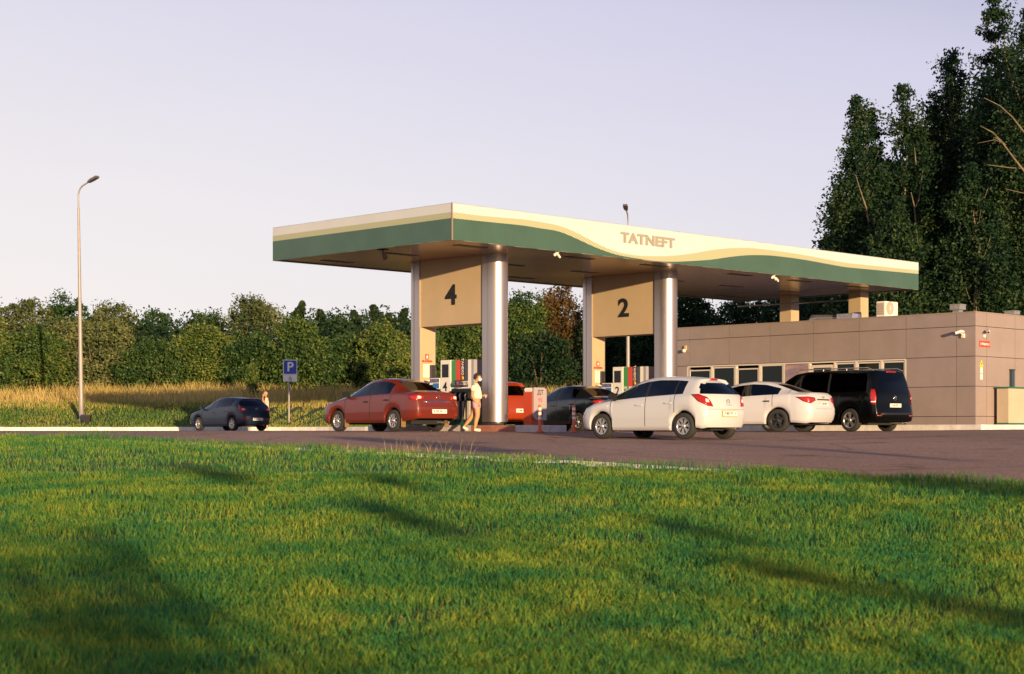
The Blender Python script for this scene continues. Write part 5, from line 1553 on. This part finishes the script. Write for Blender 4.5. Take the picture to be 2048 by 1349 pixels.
JS = {'pel': ((0, 0, .86), (.180, .185)), 'wst': ((-.01, 0, .98), (.175, .18)), 'chs': ((-.0, 0, 1.16), (.170, .18)), 'upc': ((-.03, 0, 1.30), (.085, .115)), 'nck': ((-.02, 0, 1.36), .062),
      'sR': ((-.04, -.165, 1.275), .085), 'bR': ((-.07, -.20, 1.10), .080), 'sL': ((-.02, .165, 1.275), .085), 'bL': ((-.03, .20, 1.10), .080)}
ES = [('pel', 'wst'), ('wst', 'chs'), ('chs', 'upc'), ('upc', 'nck'), ('upc', 'sR'), ('sR', 'bR'), ('upc', 'sL'), ('sL', 'bL')]
skin_mesh('shirt', JS, ES, m_shirt, w)
JP = {'pel': ((0, 0, .86), (.172, .18)), 'top': ((0, 0, .93), (.165, .175)), 'hR': ((.02, -.085, .76), .145), 'kR': ((.03, -.09, .58), .128), 'hL': ((-.03, .085, .76), .145), 'kL': ((-.075, .085, .58), .128)}
skin_mesh('shorts', JP, [('top', 'pel'), ('pel', 'hR'), ('hR', 'kR'), ('pel', 'hL'), ('hL', 'kL')], m_short, w)
for pre, heel, toe in (('R', (-.06, -.09, .045), (.14, -.10, .03)), ('L', (-.40, .085, .13), (-.25, .08, .032))):
    md_ = tuple((a+b)/2 for a, b in zip(heel, toe))
    skin_mesh('shoe', {'h': (heel, (.042, .045)), 'm': (md_, (.042, .046)), 't': (toe, (.03, .045))}, [('h', 'm'), ('m', 't')], m_shoe, w)
head(w, (.035, 0, 1.505), 0, m_hair, mask=True)
mb = MB(); mb.box(.235, .25, .10, .17, .93, 1.02, b=.003); mb.build('phone', m_paper, w)

# man behind the blue car
D = 76.9; X = (533-CX)/F*D; z0 = h0(X, D)
w = thing('person', 'man in pale pink shirt standing behind the navy hatchback, hand raised to his face', 'person', (X, D, z0+.005), R(188))
m_shirt2 = mat('shirt_pink', (.70, .48, .42), .8); m_trs = mat('trousers_beige', (.45, .34, .26), .8)
J = {'pel': ((0, 0, .95), (.12, .15)), 'wst': ((0, 0, 1.1), (.11, .14)), 'chs': ((-.01, 0, 1.28), (.12, .16)), 'upc': ((-.01, 0, 1.43), (.07, .11)), 'nck': ((.0, 0, 1.51), .05), 'nk2': ((.03, 0, 1.56), .048),
     'hR': ((0, -.1, .88), .095), 'kR': ((.02, -.1, .50), .062), 'aR': ((-.02, -.1, .09), .042), 'tR': ((.15, -.12, .03), .03),
     'hL': ((0, .1, .88), .095), 'kL': ((.02, .1, .50), .062), 'aL': ((-.02, .1, .09), .042), 'tL': ((.15, .12, .03), .03),
     'sR': ((-.01, -.19, 1.42), .06), 'bR': ((.0, -.22, 1.14), .045), 'fR': ((.16, -.18, 1.12), .036), 'Rpalm': ((.25, -.12, 1.12), (.018, .03)),
     'sL': ((-.01, .19, 1.42), .06), 'bL': ((.10, .24, 1.18), .045), 'fL': ((.17, .14, 1.42), .036), 'Lpalm': ((.15, .07, 1.56), (.018, .03))}
E = [('pel', 'wst'), ('wst', 'chs'), ('chs', 'upc'), ('upc', 'nck'), ('nck', 'nk2'), ('pel', 'hR'), ('hR', 'kR'), ('kR', 'aR'), ('aR', 'tR'), ('pel', 'hL'), ('hL', 'kL'), ('kL', 'aL'), ('aL', 'tL'),
     ('upc', 'sR'), ('sR', 'bR'), ('bR', 'fR'), ('fR', 'Rpalm'), ('upc', 'sL'), ('sL', 'bL'), ('bL', 'fL'), ('fL', 'Lpalm')]
hand_joints(J, E, 'R', None, J['Rpalm'][0], (1, .2, 0), (0, .2, 1)); hand_joints(J, E, 'L', None, J['Lpalm'][0], (0, -.2, 1), (-1, .2, 0))
skin_mesh('body', J, E, m_skin, w)
JS = {'pel': ((0, 0, .95), (.135, .165)), 'wst': ((0, 0, 1.1), (.13, .155)), 'chs': ((-.01, 0, 1.28), (.135, .175)), 'upc': ((-.01, 0, 1.44), (.085, .125)), 'nck': ((0, 0, 1.50), .065),
      'sR': ((-.01, -.19, 1.415), .078), 'bR': ((0, -.215, 1.24), .065), 'sL': ((-.01, .19, 1.415), .078), 'bL': ((.06, .225, 1.26), .065)}
skin_mesh('shirt', JS, ES, m_shirt2, w)
JP = {'pel': ((0, 0, .96), (.132, .162)), 'hR': ((0, -.1, .86), .112), 'kR': ((.02, -.1, .50), .085), 'aR': ((-.02, -.1, .14), .07), 'hL': ((0, .1, .86), .112), 'kL': ((.02, .1, .50), .085), 'aL': ((-.02, .1, .14), .07)}
skin_mesh('trousers', JP, [('pel', 'hR'), ('hR', 'kR'), ('kR', 'aR'), ('pel', 'hL'), ('hL', 'kL'), ('kL', 'aL')], m_trs, w)
for s in (-1, 1):
    skin_mesh('shoe', {'h': ((-.05, s*.1, .05), (.045, .05)), 'm': ((.05, s*.11, .045), (.045, .05)), 't': ((.16, s*.12, .035), (.035, .045))}, [('h', 'm'), ('m', 't')], mat('shoe_white', (.75, .70, .66), .7), w)
head(w, (.05, 0, 1.655), 0, mat('hair_light', (.42, .28, .16), .7), short=True)
# ================================================================== trees and bushes
def leaf_cloud(nm, C, n_per, size, sig, m, seed, flat=.0):
    """C (k,3+1): cluster centres and spread multiplier"""
    r = np.random.default_rng(seed)
    k = len(C); n = k*n_per
    ctr = np.repeat(C[:, :3], n_per, 0); sp = np.repeat(C[:, 3], n_per)[:, None]
    P = ctr+np.clip(r.normal(0, 1, (n, 3)), -1.9, 1.9)*sig*sp*np.array([1, 1, .75])
    nrm = r.normal(0, 1, (n, 3))+np.array([0, -.25, .35]); nrm /= np.linalg.norm(nrm, axis=1)[:, None]
    a = np.cross(nrm, r.normal(0, 1, (n, 3))); a /= np.linalg.norm(a, axis=1)[:, None]+1e-9; b = np.cross(nrm, a)
    s = size*r.uniform(.6, 1.35, n)[:, None]
    V = np.stack([P-a*s*.6, P-b*s*.34, P+a*s*.6, P+b*s*.34], 1).reshape(-1, 3)
    return np_mesh(nm, V, np.arange(n*4).reshape(-1, 4))
def ell_clusters(ells, k, r, shell=.45):
    w = np.array([e[3]*e[4]*e[5] for e in ells])**.75; w /= w.sum(); out = []
    pick = r.choice(len(ells), k, p=w)
    for i in pick:
        e = ells[i]; d = r.normal(0, 1, 3); d /= np.linalg.norm(d); rad = shell+(1-shell)*r.uniform()**.6
        out.append((e[0]+d[0]*e[3]*rad, e[1]+d[1]*e[4]*rad, e[2]+d[2]*e[5]*rad, r.uniform(.6, 1.3)))
    return np.array(out)
def trunk_mesh(mb, pts, rads): mb.tube(pts, rads, 8)

L_left = leafmat('leaf_bush_olive', (.018, .055, .016), (.10, .155, .030), (.32, .31, .075), .30, .22)
L_left2 = leafmat('leaf_bush_green', (.012, .040, .016), (.065, .125, .030), (.24, .26, .05), .30, .22)
L_willow = leafmat('leaf_bush_grey_olive', (.05, .075, .030), (.14, .165, .060), (.34, .32, .13), .30, .22)
L_deep = leafmat('leaf_bush_deep', (.010, .036, .014), (.045, .10, .026), (.18, .21, .05), .28, .22)
L_con = leafmat('leaf_conifer', (.012, .03, .010), (.025, .05, .016), (.06, .085, .02), .2, .5)
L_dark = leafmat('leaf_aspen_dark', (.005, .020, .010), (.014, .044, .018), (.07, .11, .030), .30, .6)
L_brown = leafmat('leaf_brown_bush', (.05, .035, .012), (.13, .075, .025), (.22, .13, .04), .35, .6)
m_bark = mat('bark_brown', (.10, .07, .045), .9, var=.3, scale=4, bump=.5, bscale=12)
m_barkp = mat('bark_aspen', (.17, .125, .075), .85, var=.5, scale=3, bump=.4, bscale=10)

def bush(px, ytop, D, half, label, m, seed, cat='bush', nm='bush', n_per=70, k=260, leaf=.145, group='bushes along the meadow'):
    r = np.random.default_rng(seed); X = (px-CX)/F*D; z = hz(X, D); top = EYE+(HY-ytop)/F*D
    h = top-z; w = half/F*D
    ells = [(0, 0, h*.40, w*.95, w*.8, h*.40)]
    for _ in range(8):
        a = r.uniform(0, 6.28); q = r.uniform(.35, .75)
        ells.append((math.cos(a)*w*q, math.sin(a)*w*.7*q, h*r.uniform(.25, .80), w*r.uniform(.28, .5), w*.42, h*r.uniform(.12, .2)))
    ells.append((w*r.uniform(-.2, .2), 0, h*.80, w*.45, w*.4, h*.18))
    C = ell_clusters(ells, k, r)
    # sprigs sticking out of the top
    S = []
    for _ in range(24):
        x0 = r.uniform(-.8, .8)*w; zz = h*(.90-.3*(x0/w)**2)*r.uniform(.88, 1.03)
        S.append((x0, r.uniform(-.4, .4)*w, zz, .5))
    C = np.vstack([C, S]); C[:, 2] = np.maximum(C[:, 2], .3)
    root = thing(nm, label, cat, (X, D, z-.05), 0, group)
    link('crown', leaf_cloud('crown', C, n_per, leaf, .25*max(1, w/2.6), m, seed), m, root)
    mb = MB()
    for _ in range(5):
        a = r.uniform(0, 6.28); mb.tube([(0, 0, 0), (math.cos(a)*w*.2, math.sin(a)*w*.2, h*.35), (math.cos(a)*w*.45, math.sin(a)*w*.4, h*.68)], [.09, .06, .02], 6)
    mb.build('stems', m_bark, root)
def conifer(px, ytop, D, half, label, seed):
    r = np.random.default_rng(seed); X = (px-CX)/F*D; z = hz(X, D); top = EYE+(HY-ytop)/F*D; h = top-z; w = half/F*D
    C = []
    w *= 1.7
    for i in range(300):
        t = r.uniform(0, 1)**.85; a = r.uniform(0, 6.28); rad = w*(1-t)**.9*(.62+.38*math.sin(a*3+t*22+seed))*r.uniform(.3, 1.15)+.04
        C.append((math.cos(a)*rad+.25*math.sin(t*9+seed), math.sin(a)*rad, h*(.18+.82*t)-rad*.25, .62*(1-.62*t)))
    root = thing('conifer_tree', label, 'tree', (X, D, z-.05), 0, 'conifers behind the bushes')
    link('crown', leaf_cloud('crown', np.array(C), 42, .17, .34, L_con, seed), L_con, root)
    mb = MB(); mb.tube([(0, 0, 0), (0, 0, h*.6), (0, 0, h*.97)], [.14, .09, .02], 8); mb.build('trunk', m_bark, root)

front = [(-45, 622, 99, 80, 'olive bush cut by the left edge of the photo, lower row'), (66, 650, 97, 82, 'broad olive bush left of the tall lamp post, lower row'), (196, 618, 98, 78, 'rounded yellow-green bush just right of the tall lamp post'),
         (312, 672, 97, 74, 'low green bush above the open stretch of golden meadow'), (412, 640, 98, 72, 'green bush directly above the front of the navy hatchback'), (505, 660, 97, 68, 'dense olive bush between the navy hatchback and the parking sign'),
         (598, 628, 96, 64, 'bush right behind the blue parking sign'), (684, 668, 96, 60, 'dark green bush above the bonnet of the red sedan'), (768, 645, 95, 58, 'bush above the roof of the red sedan'), (838, 655, 96, 50, 'bush showing beside the left leg of portal 4')]
for i, (px, yt, D, hf, lb) in enumerate(front): bush(px, yt, D, hf, lb, (L_left, L_deep, L_left2, L_willow)[(0, 2, 3, 1, 0, 1, 2, 1, 0, 2)[i]], 100+i, k=280)
back = [(-30, 592, 116, 75, 'tall airy bush in the upper row at the left photo edge'), (58, 572, 114, 62, 'tallest wispy bush of the upper row left of the lamp post'), (140, 578, 115, 60, 'wispy bush crown crossed by the tall lamp post'), (228, 588, 115, 62, 'high bush crown in the upper row right of the lamp post'),
        (318, 614, 116, 60, 'lower bush crown in the dip of the upper row'), (405, 610, 116, 58, 'bush crown in the upper row above the navy hatchback'), (500, 584, 114, 66, 'big sandy-green rounded bush crown that rises above its neighbours'),
        (672, 622, 116, 50, 'small bush crown between two conifer tops')]
for i, (px, yt, D, hf, lb) in enumerate(back): bush(px, yt, D, hf, lb, (L_willow, L_willow, L_deep, L_willow, L_deep, L_left2, L_willow, L_deep)[i], 200+i, k=240, leaf=.15, n_per=62)
for i, (px, yt, D, hf, lb) in enumerate([(598, 604, 117, 34, 'leftmost conifer behind the parking sign'), (634, 620, 118, 26, 'small conifer just right of the one behind the parking sign'), (706, 622, 118, 28, 'small conifer above the red sedan bonnet'), (752, 611, 117, 34, 'tallest conifer left of portal 4'), (784, 628, 118, 24, 'short conifer next to the tallest one left of portal 4'), (812, 618, 118, 30, 'conifer touching the left leg of portal 4')]):
    conifer(px, yt, D, hf, lb, 300+i)
# young yellow-green saplings standing in the meadow
for i, (px, yt, D, hf, lb) in enumerate([(505, 728, 90, 14, 'thin yellow-green sapling in the meadow left of the parking sign'), (795, 690, 88, 30, 'light green young tree with loose leaves left of portal 4 above the red sedan')]):
    r = np.random.default_rng(400+i); X = (px-CX)/F*D; z = hz(X, D); h = EYE+(HY-yt)/F*D-z; w_ = hf/F*D
    C = np.array([(r.normal(0, .5)*w_*(1-t)**.5, r.normal(0, .5)*w_*(1-t)**.5, h*(.15+.85*t), .35) for t in r.uniform(0, 1, 60)])
    root = thing('sapling', lb, 'young tree', (X, D, z-.05), 0)
    link('crown', leaf_cloud('crown', C, 26, .15, .32, L_left, 400+i), L_left, root)
    mb = MB(); mb.tube([(0, 0, 0), (0, 0, h*.9)], [.04, .01], 6); mb.build('trunk', m_bark, root)
# behind the station
beh = [(905, 600, 100, 62, 'green bush filling the opening of portal 4', L_left2), (985, 585, 102, 58, 'green bush half hidden by the front column of portal 4', L_left2), (1048, 566, 100, 46, 'green leafy tree crown just right of the front column of portal 4', L_left2),
       (1118, 556, 102, 46, 'reddish-brown bush between the two portals', L_brown), (1200, 590, 101, 60, 'dark bush behind the left leg of portal 2', L_dark), (1290, 580, 99, 62, 'dark bush in the opening of portal 2', L_dark),
       (1385, 570, 98, 62, 'dark bush rising over the left part of the building roof', L_dark), (1480, 570, 96, 62, 'dark bush under the middle of the canopy above the building roof', L_dark), (1570, 560, 94, 60, 'dark bush behind the left square column on the roof', L_dark), (1080, 655, 96, 75, 'low dark bush above the orange-red hatchback', L_dark)]
for i, (px, yt, D, hf, lb, m) in enumerate(beh): bush(px, yt, D, hf, lb, m, 500+i, k=240, n_per=46)

def aspen(px, ytop, D, half, label, seed, limbs, k=330, n_per=62, top_shift=0, m=None, bark=True, leaf=.13):
    r = np.random.default_rng(seed); X = (px-CX)/F*D; z = hz(X, D)-.1; top = EYE+(HY-ytop)/F*D; h = top-z; w = half/F*D*1.42
    ells = []; k = int(k*1.9)
    # main stem plus two or three rising leaders, each carrying clumps that grow smaller upwards
    lead = [(0, 0, 1.0, 1.0)]+[(math.cos(q)*w*.55, math.sin(q)*w*.5, r.uniform(.72, .92), .7) for q in r.uniform(0, 6.28, 3)]
    for (lx, ly, lh, ls) in lead:
        nn = 13
        for i in range(nn):
            t = i/(nn-1); rad = w*.66*ls*(1-t**2.8*.62)*r.uniform(.75, 1.2)
            a = r.uniform(0, 6.28); o = rad*r.uniform(.3, .9)
            ells.append((lx*min(1, t*1.6)+math.cos(a)*o+top_shift*t, ly+math.sin(a)*o, h*lh*(.16+.78*t), rad*.55, rad*.55, h*.025+.30+rad*.15))
    for _ in range(10):
        t = r.uniform(.15, .8); a = r.uniform(0, 6.28); rad = w*(1-t**2*.6)
        ells.append((math.cos(a)*rad*.85, math.sin(a)*rad*.8, h*(.2+.7*t), w*.26, w*.26, .7))
    C = ell_clusters(ells, k, r, .15)
    S = [(top_shift+r.normal(0, .30)*w*(1-q)**.7, r.normal(0, .2)*w, h*(.80+.19*q), .42) for q in r.uniform(0, 1, 40)]
    C = np.vstack([C, S])
    root = thing('tall_tree', label, 'tree', (X, D, z), 0, 'tall trees behind the building')
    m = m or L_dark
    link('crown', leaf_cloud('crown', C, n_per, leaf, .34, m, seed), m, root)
    mb = MB(); pts = [(0, 0, 0)]; x = y = 0
    for i in range(1, 9):
        x += r.normal(0, .10); y += r.normal(0, .08); pts.append((x+top_shift*i/8, y, h*.92*i/8))
    mb.tube(pts, list(np.linspace(.17, .025, 9)), 8)
    for _ in range(14):
        t = r.uniform(.3, .9); b = np.array([np.interp(t, np.linspace(0, 1, 9), [q[j] for q in pts]) for j in range(3)]); a = r.uniform(0, 6.28); L_ = w*r.uniform(.5, .9)*(1-t*.5)
        mb.tube([b, b+np.array([math.cos(a)*L_*.5, math.sin(a)*L_*.5, L_*.5]), b+np.array([math.cos(a)*L_*.85, math.sin(a)*L_*.8, L_*1.25])], [.055*(1.1-t), .035*(1.1-t), .012], 6)
    for lm in limbs:   # limbs traced in the photo : list of (px, y) at depth D-dd
        dd = lm[0]; pp = [((q[0]-CX)/F*(D-dd)-X, -dd, EYE+(HY-q[1])/F*(D-dd)-z) for q in lm[2]]
        mb.tube([(0, 0, pp[0][2]-.4)]+pp if lm[3:] else pp, list(np.linspace(lm[1], lm[1]*.35, len(pp)+(1 if lm[3:] else 0))), 7)
    mb.build('trunk', m_barkp, root)
aspen(1672, 405, 80, 40, 'lowest leftmost tree of the tall group, sticking out over the canopy end', 601, [], k=170)
aspen(1712, 192, 77, 44, 'slender tree with an airy pointed top, left end of the tall group', 602, [(1.6, 0.043, [(1738, 445), (1732, 415), (1722, 385), (1711, 350)])], k=300)
aspen(1742, 215, 80, 36, 'narrow tree top squeezed between two taller pointed trees', 603, [], k=210)
aspen(1806, 168, 78, 50, 'tree with twin pointed tops left of the tallest crowns', 604, [(2.4, 0.053, [(1850, 628), (1842, 560), (1834, 470), (1828, 410), (1822, 385)]), (2.4, 0.031, [(1832, 330), (1829, 295)]), (2.2, 0.028, [(1828, 420), (1838, 400), (1846, 340)])], k=330)
aspen(1868, 205, 80, 48, 'mid-height dark tree in front of the tallest crowns', 605, [], k=330)
aspen(1905, 95, 80, 52, 'tree stepping up to the tallest crowns at the right', 606, [], k=340)
aspen(1985, -12, 77, 62, 'tallest tree whose top touches the upper edge of the photo', 607, [(3.0, 0.053, [(2018, 625), (2008, 560), (2000, 520), (1988, 490), (1973, 460)]), (3.0, 0.037, [(2006, 540), (2003, 500), (1990, 450)]), (2.6, 0.037, [(2040, 200), (2020, 150), (2008, 100), (2010, 70)])], k=430)
aspen(2060, 12, 74, 66, 'big dark tree cut by the right photo edge with bare sunlit limbs', 608, [(3.4, 0.053, [(2062, 360), (2030, 320), (2004, 285), (1990, 275)]), (3.4, 0.034, [(2010, 290), (1985, 265), (1960, 252)]), (3.4, 0.034, [(2052, 270), (2025, 235), (2000, 212), (1968, 196)]), (3.2, 0.028, [(2062, 338), (2020, 336), (1975, 330)]), (3.2, 0.022, [(2062, 390), (2035, 384), (2010, 378)]), (3.4, 0.019, [(2012, 290), (1990, 280), (1955, 287)])], k=460)
aspen(1768, 320, 79, 40, 'low tree filling the notch between the two slender tops', 613, [], k=230)
aspen(1835, 250, 81, 44, 'tree filling the gap right of the twin pointed tops', 614, [], k=260)
aspen(1900, 170, 83, 50, 'tree behind the step up to the tallest crowns', 615, [], k=280)
aspen(2140, -40, 78, 60, 'dark tree beyond the right photo edge behind the limbed one', 609, [], k=300)
aspen(1938, 330, 73, 62, 'lower dark tree filling the space right above the roof corner', 610, [], k=330)
aspen(1790, 400, 74, 60, 'lower dark tree right behind the canopy end', 611, [], k=300)
aspen(1850, 300, 84, 60, 'dark tree in the middle of the tall group further back', 612, [], k=300)

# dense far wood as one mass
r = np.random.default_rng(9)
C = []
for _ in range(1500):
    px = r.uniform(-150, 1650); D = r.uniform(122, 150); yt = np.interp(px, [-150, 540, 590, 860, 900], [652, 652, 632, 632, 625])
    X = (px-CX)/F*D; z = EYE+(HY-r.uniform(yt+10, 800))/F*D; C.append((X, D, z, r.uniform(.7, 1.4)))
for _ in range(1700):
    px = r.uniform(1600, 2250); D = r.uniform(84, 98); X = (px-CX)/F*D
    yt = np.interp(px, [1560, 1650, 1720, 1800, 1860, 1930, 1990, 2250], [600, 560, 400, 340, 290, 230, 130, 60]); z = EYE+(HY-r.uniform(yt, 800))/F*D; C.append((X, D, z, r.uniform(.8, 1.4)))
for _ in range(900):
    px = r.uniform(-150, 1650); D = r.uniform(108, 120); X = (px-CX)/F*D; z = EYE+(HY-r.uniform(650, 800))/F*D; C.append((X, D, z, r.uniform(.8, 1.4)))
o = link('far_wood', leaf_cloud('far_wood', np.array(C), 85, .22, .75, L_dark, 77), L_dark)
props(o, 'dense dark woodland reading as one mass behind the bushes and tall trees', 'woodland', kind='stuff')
# ================================================================== shrubs behind the viewer (their long shadows lie on the lawn)
EL = R(5.3); SD = Vector((.371, -.928, 0)).normalized()
SUN = Vector((SD.x*math.cos(EL), SD.y*math.cos(EL), math.sin(EL)))
PD = Vector((.928, .371, 0)).normalized()
def grd(px, y):
    """lawn / road point seen at photo position"""
    D = 8.0
    while D < 60:
        x = (px-CX)/F*D
        if EYE-(y-HY)/F*D <= h0(x, D): break
        D += .1
    return Vector((x, D, h0(x, D)))
# trees standing behind the viewer: (photo position of the shadow, length, width) of each leaf clump
groups = [(40, [(780, 1035, 5.5, .55), (770, 965, 2, .35)], 'thin tree behind the viewer casting the long streak on the middle of the lawn'),
          (42, [(410, 948, 5, .6)], 'thin tree behind the viewer casting the streak on the left of the lawn'),
          (34, [(1545, 1150, 3.2, .45), (1350, 1060, 1.6, .3)], 'thin tree behind the viewer casting the patch on the right half of the lawn'),
          (32, [(1950, 1230, 2.6, .5)], 'thin tree behind the viewer casting the patch at the lower right of the lawn'),
          (50, [(840, 888, 15, 1.0)], 'slender tree behind the viewer casting the dark streak on the road'),
          (46, [(1600, 898, 12, .6)], 'slender tree behind the viewer casting the narrow streak right of the white hatchback'),
          (40, [(1760, 962, 3.0, .9), (1980, 985, 2.5, .7)], 'wide tree behind the viewer shading the grass edge at the right')]
for gi, (dist, cl, lab) in enumerate(groups):
    cs = [(grd(px, y)+SUN*dist, ln, wd) for (px, y, ln, wd) in cl]
    base = sum((c[0] for c in cs), Vector())/len(cs); bz0 = hz(base.x, base.y)
    root = thing('slender_tree', lab, 'tree', (base.x, base.y, bz0), 0, 'trees behind the viewer')
    Cn = []; mb = MB(); top = max(c[0].z for c in cs)-bz0
    mb.tube([(0, 0, -.2), (0, 0, top*.6), (0, 0, top)], [.06, .04, .015], 7)
    r = np.random.default_rng(900+gi)
    for c, ln, wd in cs:
        q = c-base; q.z = c.z-bz0
        mb.tube([(0, 0, q.z*.8), tuple(q)], [.02, .01], 5)
        for _ in range(17 if wd < 1 else 150):
            Cn.append((q.x+PD.x*r.normal(0, wd*.3), q.y+PD.y*r.normal(0, wd*.3), q.z+r.uniform(-.5, .5)*ln*.0875, .45))
    Cn = np.array(Cn)
    link('crown', leaf_cloud('crown', Cn, 34, .10, .14, L_left2, 900+gi), L_left2, root)
    mb.build('trunk', m_bark, root)
# low shrubs behind the viewer shading the lower left corner of the lawn
for gi, (tx, ty, hh_, ww, lab) in enumerate([(-4.4, 14.0, 4.0, 1.9, 'leafy shrub behind the viewer shading the lower left of the lawn'), (-1.9, 10.6, 2.7, 1.3, 'smaller shrub behind the viewer shading the bottom of the lawn'), (-7.4, 13.0, 3.9, 1.9, 'broad shrub behind the viewer to the left of the others')]):
    p_ = Vector((tx, ty, 0))+SD*24; z = hz(p_.x, p_.y); r = np.random.default_rng(950+gi)
    root = thing('shrub', lab, 'shrub', (p_.x, p_.y, z), 0)
    C = ell_clusters([(0, 0, hh_*.45, ww, ww*.7, hh_*.45), (ww*.5, .1, hh_*.6, ww*.5, ww*.5, hh_*.3)], 110, r, .2); C[:, 2] = np.maximum(C[:, 2], .15)
    link('crown', leaf_cloud('crown', C, 40, .10, .28, L_left2, 950+gi), L_left2, root)
    mb = MB(); mb.tube([(0, 0, 0), (.1, 0, hh_*.6)], [.05, .02], 6); mb.tube([(0, 0, 0), (-.3, .1, hh_*.6)], [.04, .02], 6); mb.build('stems', m_bark, root)
# ================================================================== sun, sky, camera
la = bpy.data.lights.new('sun', 'SUN'); la.energy = 5.0; la.angle = R(.5); la.color = (1.0, .72, .40)
so = bpy.data.objects.new('sun', la); COL.objects.link(so); so.rotation_euler = (-SUN).to_track_quat('-Z', 'Y').to_euler(); so.location = (30, -40, 20)
w = bpy.data.worlds.new('World'); SC.world = w; w.use_nodes = True
N, L = w.node_tree.nodes, w.node_tree.links; bg = N['Background']
sky = N.new('ShaderNodeTexSky'); sky.sky_type = 'NISHITA'; sky.sun_disc = False; sky.sun_elevation = EL; sky.sun_rotation = math.atan2(SD.x, SD.y)
sky.air_density = 1.0; sky.dust_density = 2.0; sky.ozone_density = 1.5
tc = N.new('ShaderNodeTexCoord'); sp_ = N.new('ShaderNodeSeparateXYZ'); L.new(tc.outputs['Generated'], sp_.inputs[0])
# pale evening haze by elevation, a touch warmer to the west (left)
ad = N.new('ShaderNodeMath'); ad.operation = 'MULTIPLY_ADD'; ad.inputs[1].default_value = .22; L.new(sp_.outputs[0], ad.inputs[0]); L.new(sp_.outputs[2], ad.inputs[2])
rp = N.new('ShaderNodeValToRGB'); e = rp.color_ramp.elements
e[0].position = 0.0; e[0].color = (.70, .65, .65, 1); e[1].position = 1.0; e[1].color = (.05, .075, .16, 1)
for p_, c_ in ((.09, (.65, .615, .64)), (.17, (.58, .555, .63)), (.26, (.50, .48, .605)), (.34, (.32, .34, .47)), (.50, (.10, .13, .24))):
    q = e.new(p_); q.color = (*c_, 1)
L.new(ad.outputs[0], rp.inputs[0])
ns = N.new('ShaderNodeTexNoise'); ns.inputs['Scale'].default_value = 2.2; ns.inputs['Detail'].default_value = 4
mpn = N.new('ShaderNodeMapping'); mpn.inputs['Scale'].default_value = (1, 1, 5); L.new(tc.outputs['Generated'], mpn.inputs[0]); L.new(mpn.outputs[0], ns.inputs['Vector'])
mxc = N.new('ShaderNodeMix'); mxc.data_type = 'RGBA'; mxc.blend_type = 'SOFT_LIGHT'; mxc.inputs[0].default_value = .12
L.new(rp.outputs[0], mxc.inputs[6]); L.new(ns.outputs['Fac'], mxc.inputs[7])
scl = N.new('ShaderNodeMix'); scl.data_type = 'RGBA'; scl.blend_type = 'MULTIPLY'; scl.inputs[0].default_value = 1
scl.inputs[7].default_value = (9.2, 9.2, 9.2, 1); L.new(mxc.outputs[2], scl.inputs[6])
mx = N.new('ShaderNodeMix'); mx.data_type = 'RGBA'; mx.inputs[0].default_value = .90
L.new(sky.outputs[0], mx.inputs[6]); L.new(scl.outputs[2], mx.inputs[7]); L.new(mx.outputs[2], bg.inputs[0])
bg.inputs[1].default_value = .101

cam = bpy.data.cameras.new('camera'); co_ = bpy.data.objects.new('camera', cam); COL.objects.link(co_)
co_.location = (0, 0, EYE); co_.rotation_euler = (R(90), 0, 0)
cam.sensor_width = 36; cam.lens = F/2048*36; cam.shift_y = (HY-674.5)/2048; cam.clip_end = 6000; cam.clip_start = .1
cam.dof.use_dof = True; cam.dof.focus_distance = 48; cam.dof.aperture_fstop = 3.5
SC.camera = co_
SC.view_settings.view_transform = 'Standard'; SC.view_settings.look = 'None'; SC.view_settings.exposure = .6; SC.view_settings.gamma = 1
SC.render.film_transparent = False
SC.cycles.max_bounces = 8; SC.cycles.transparent_max_bounces = 12; SC.cycles.use_denoising = True
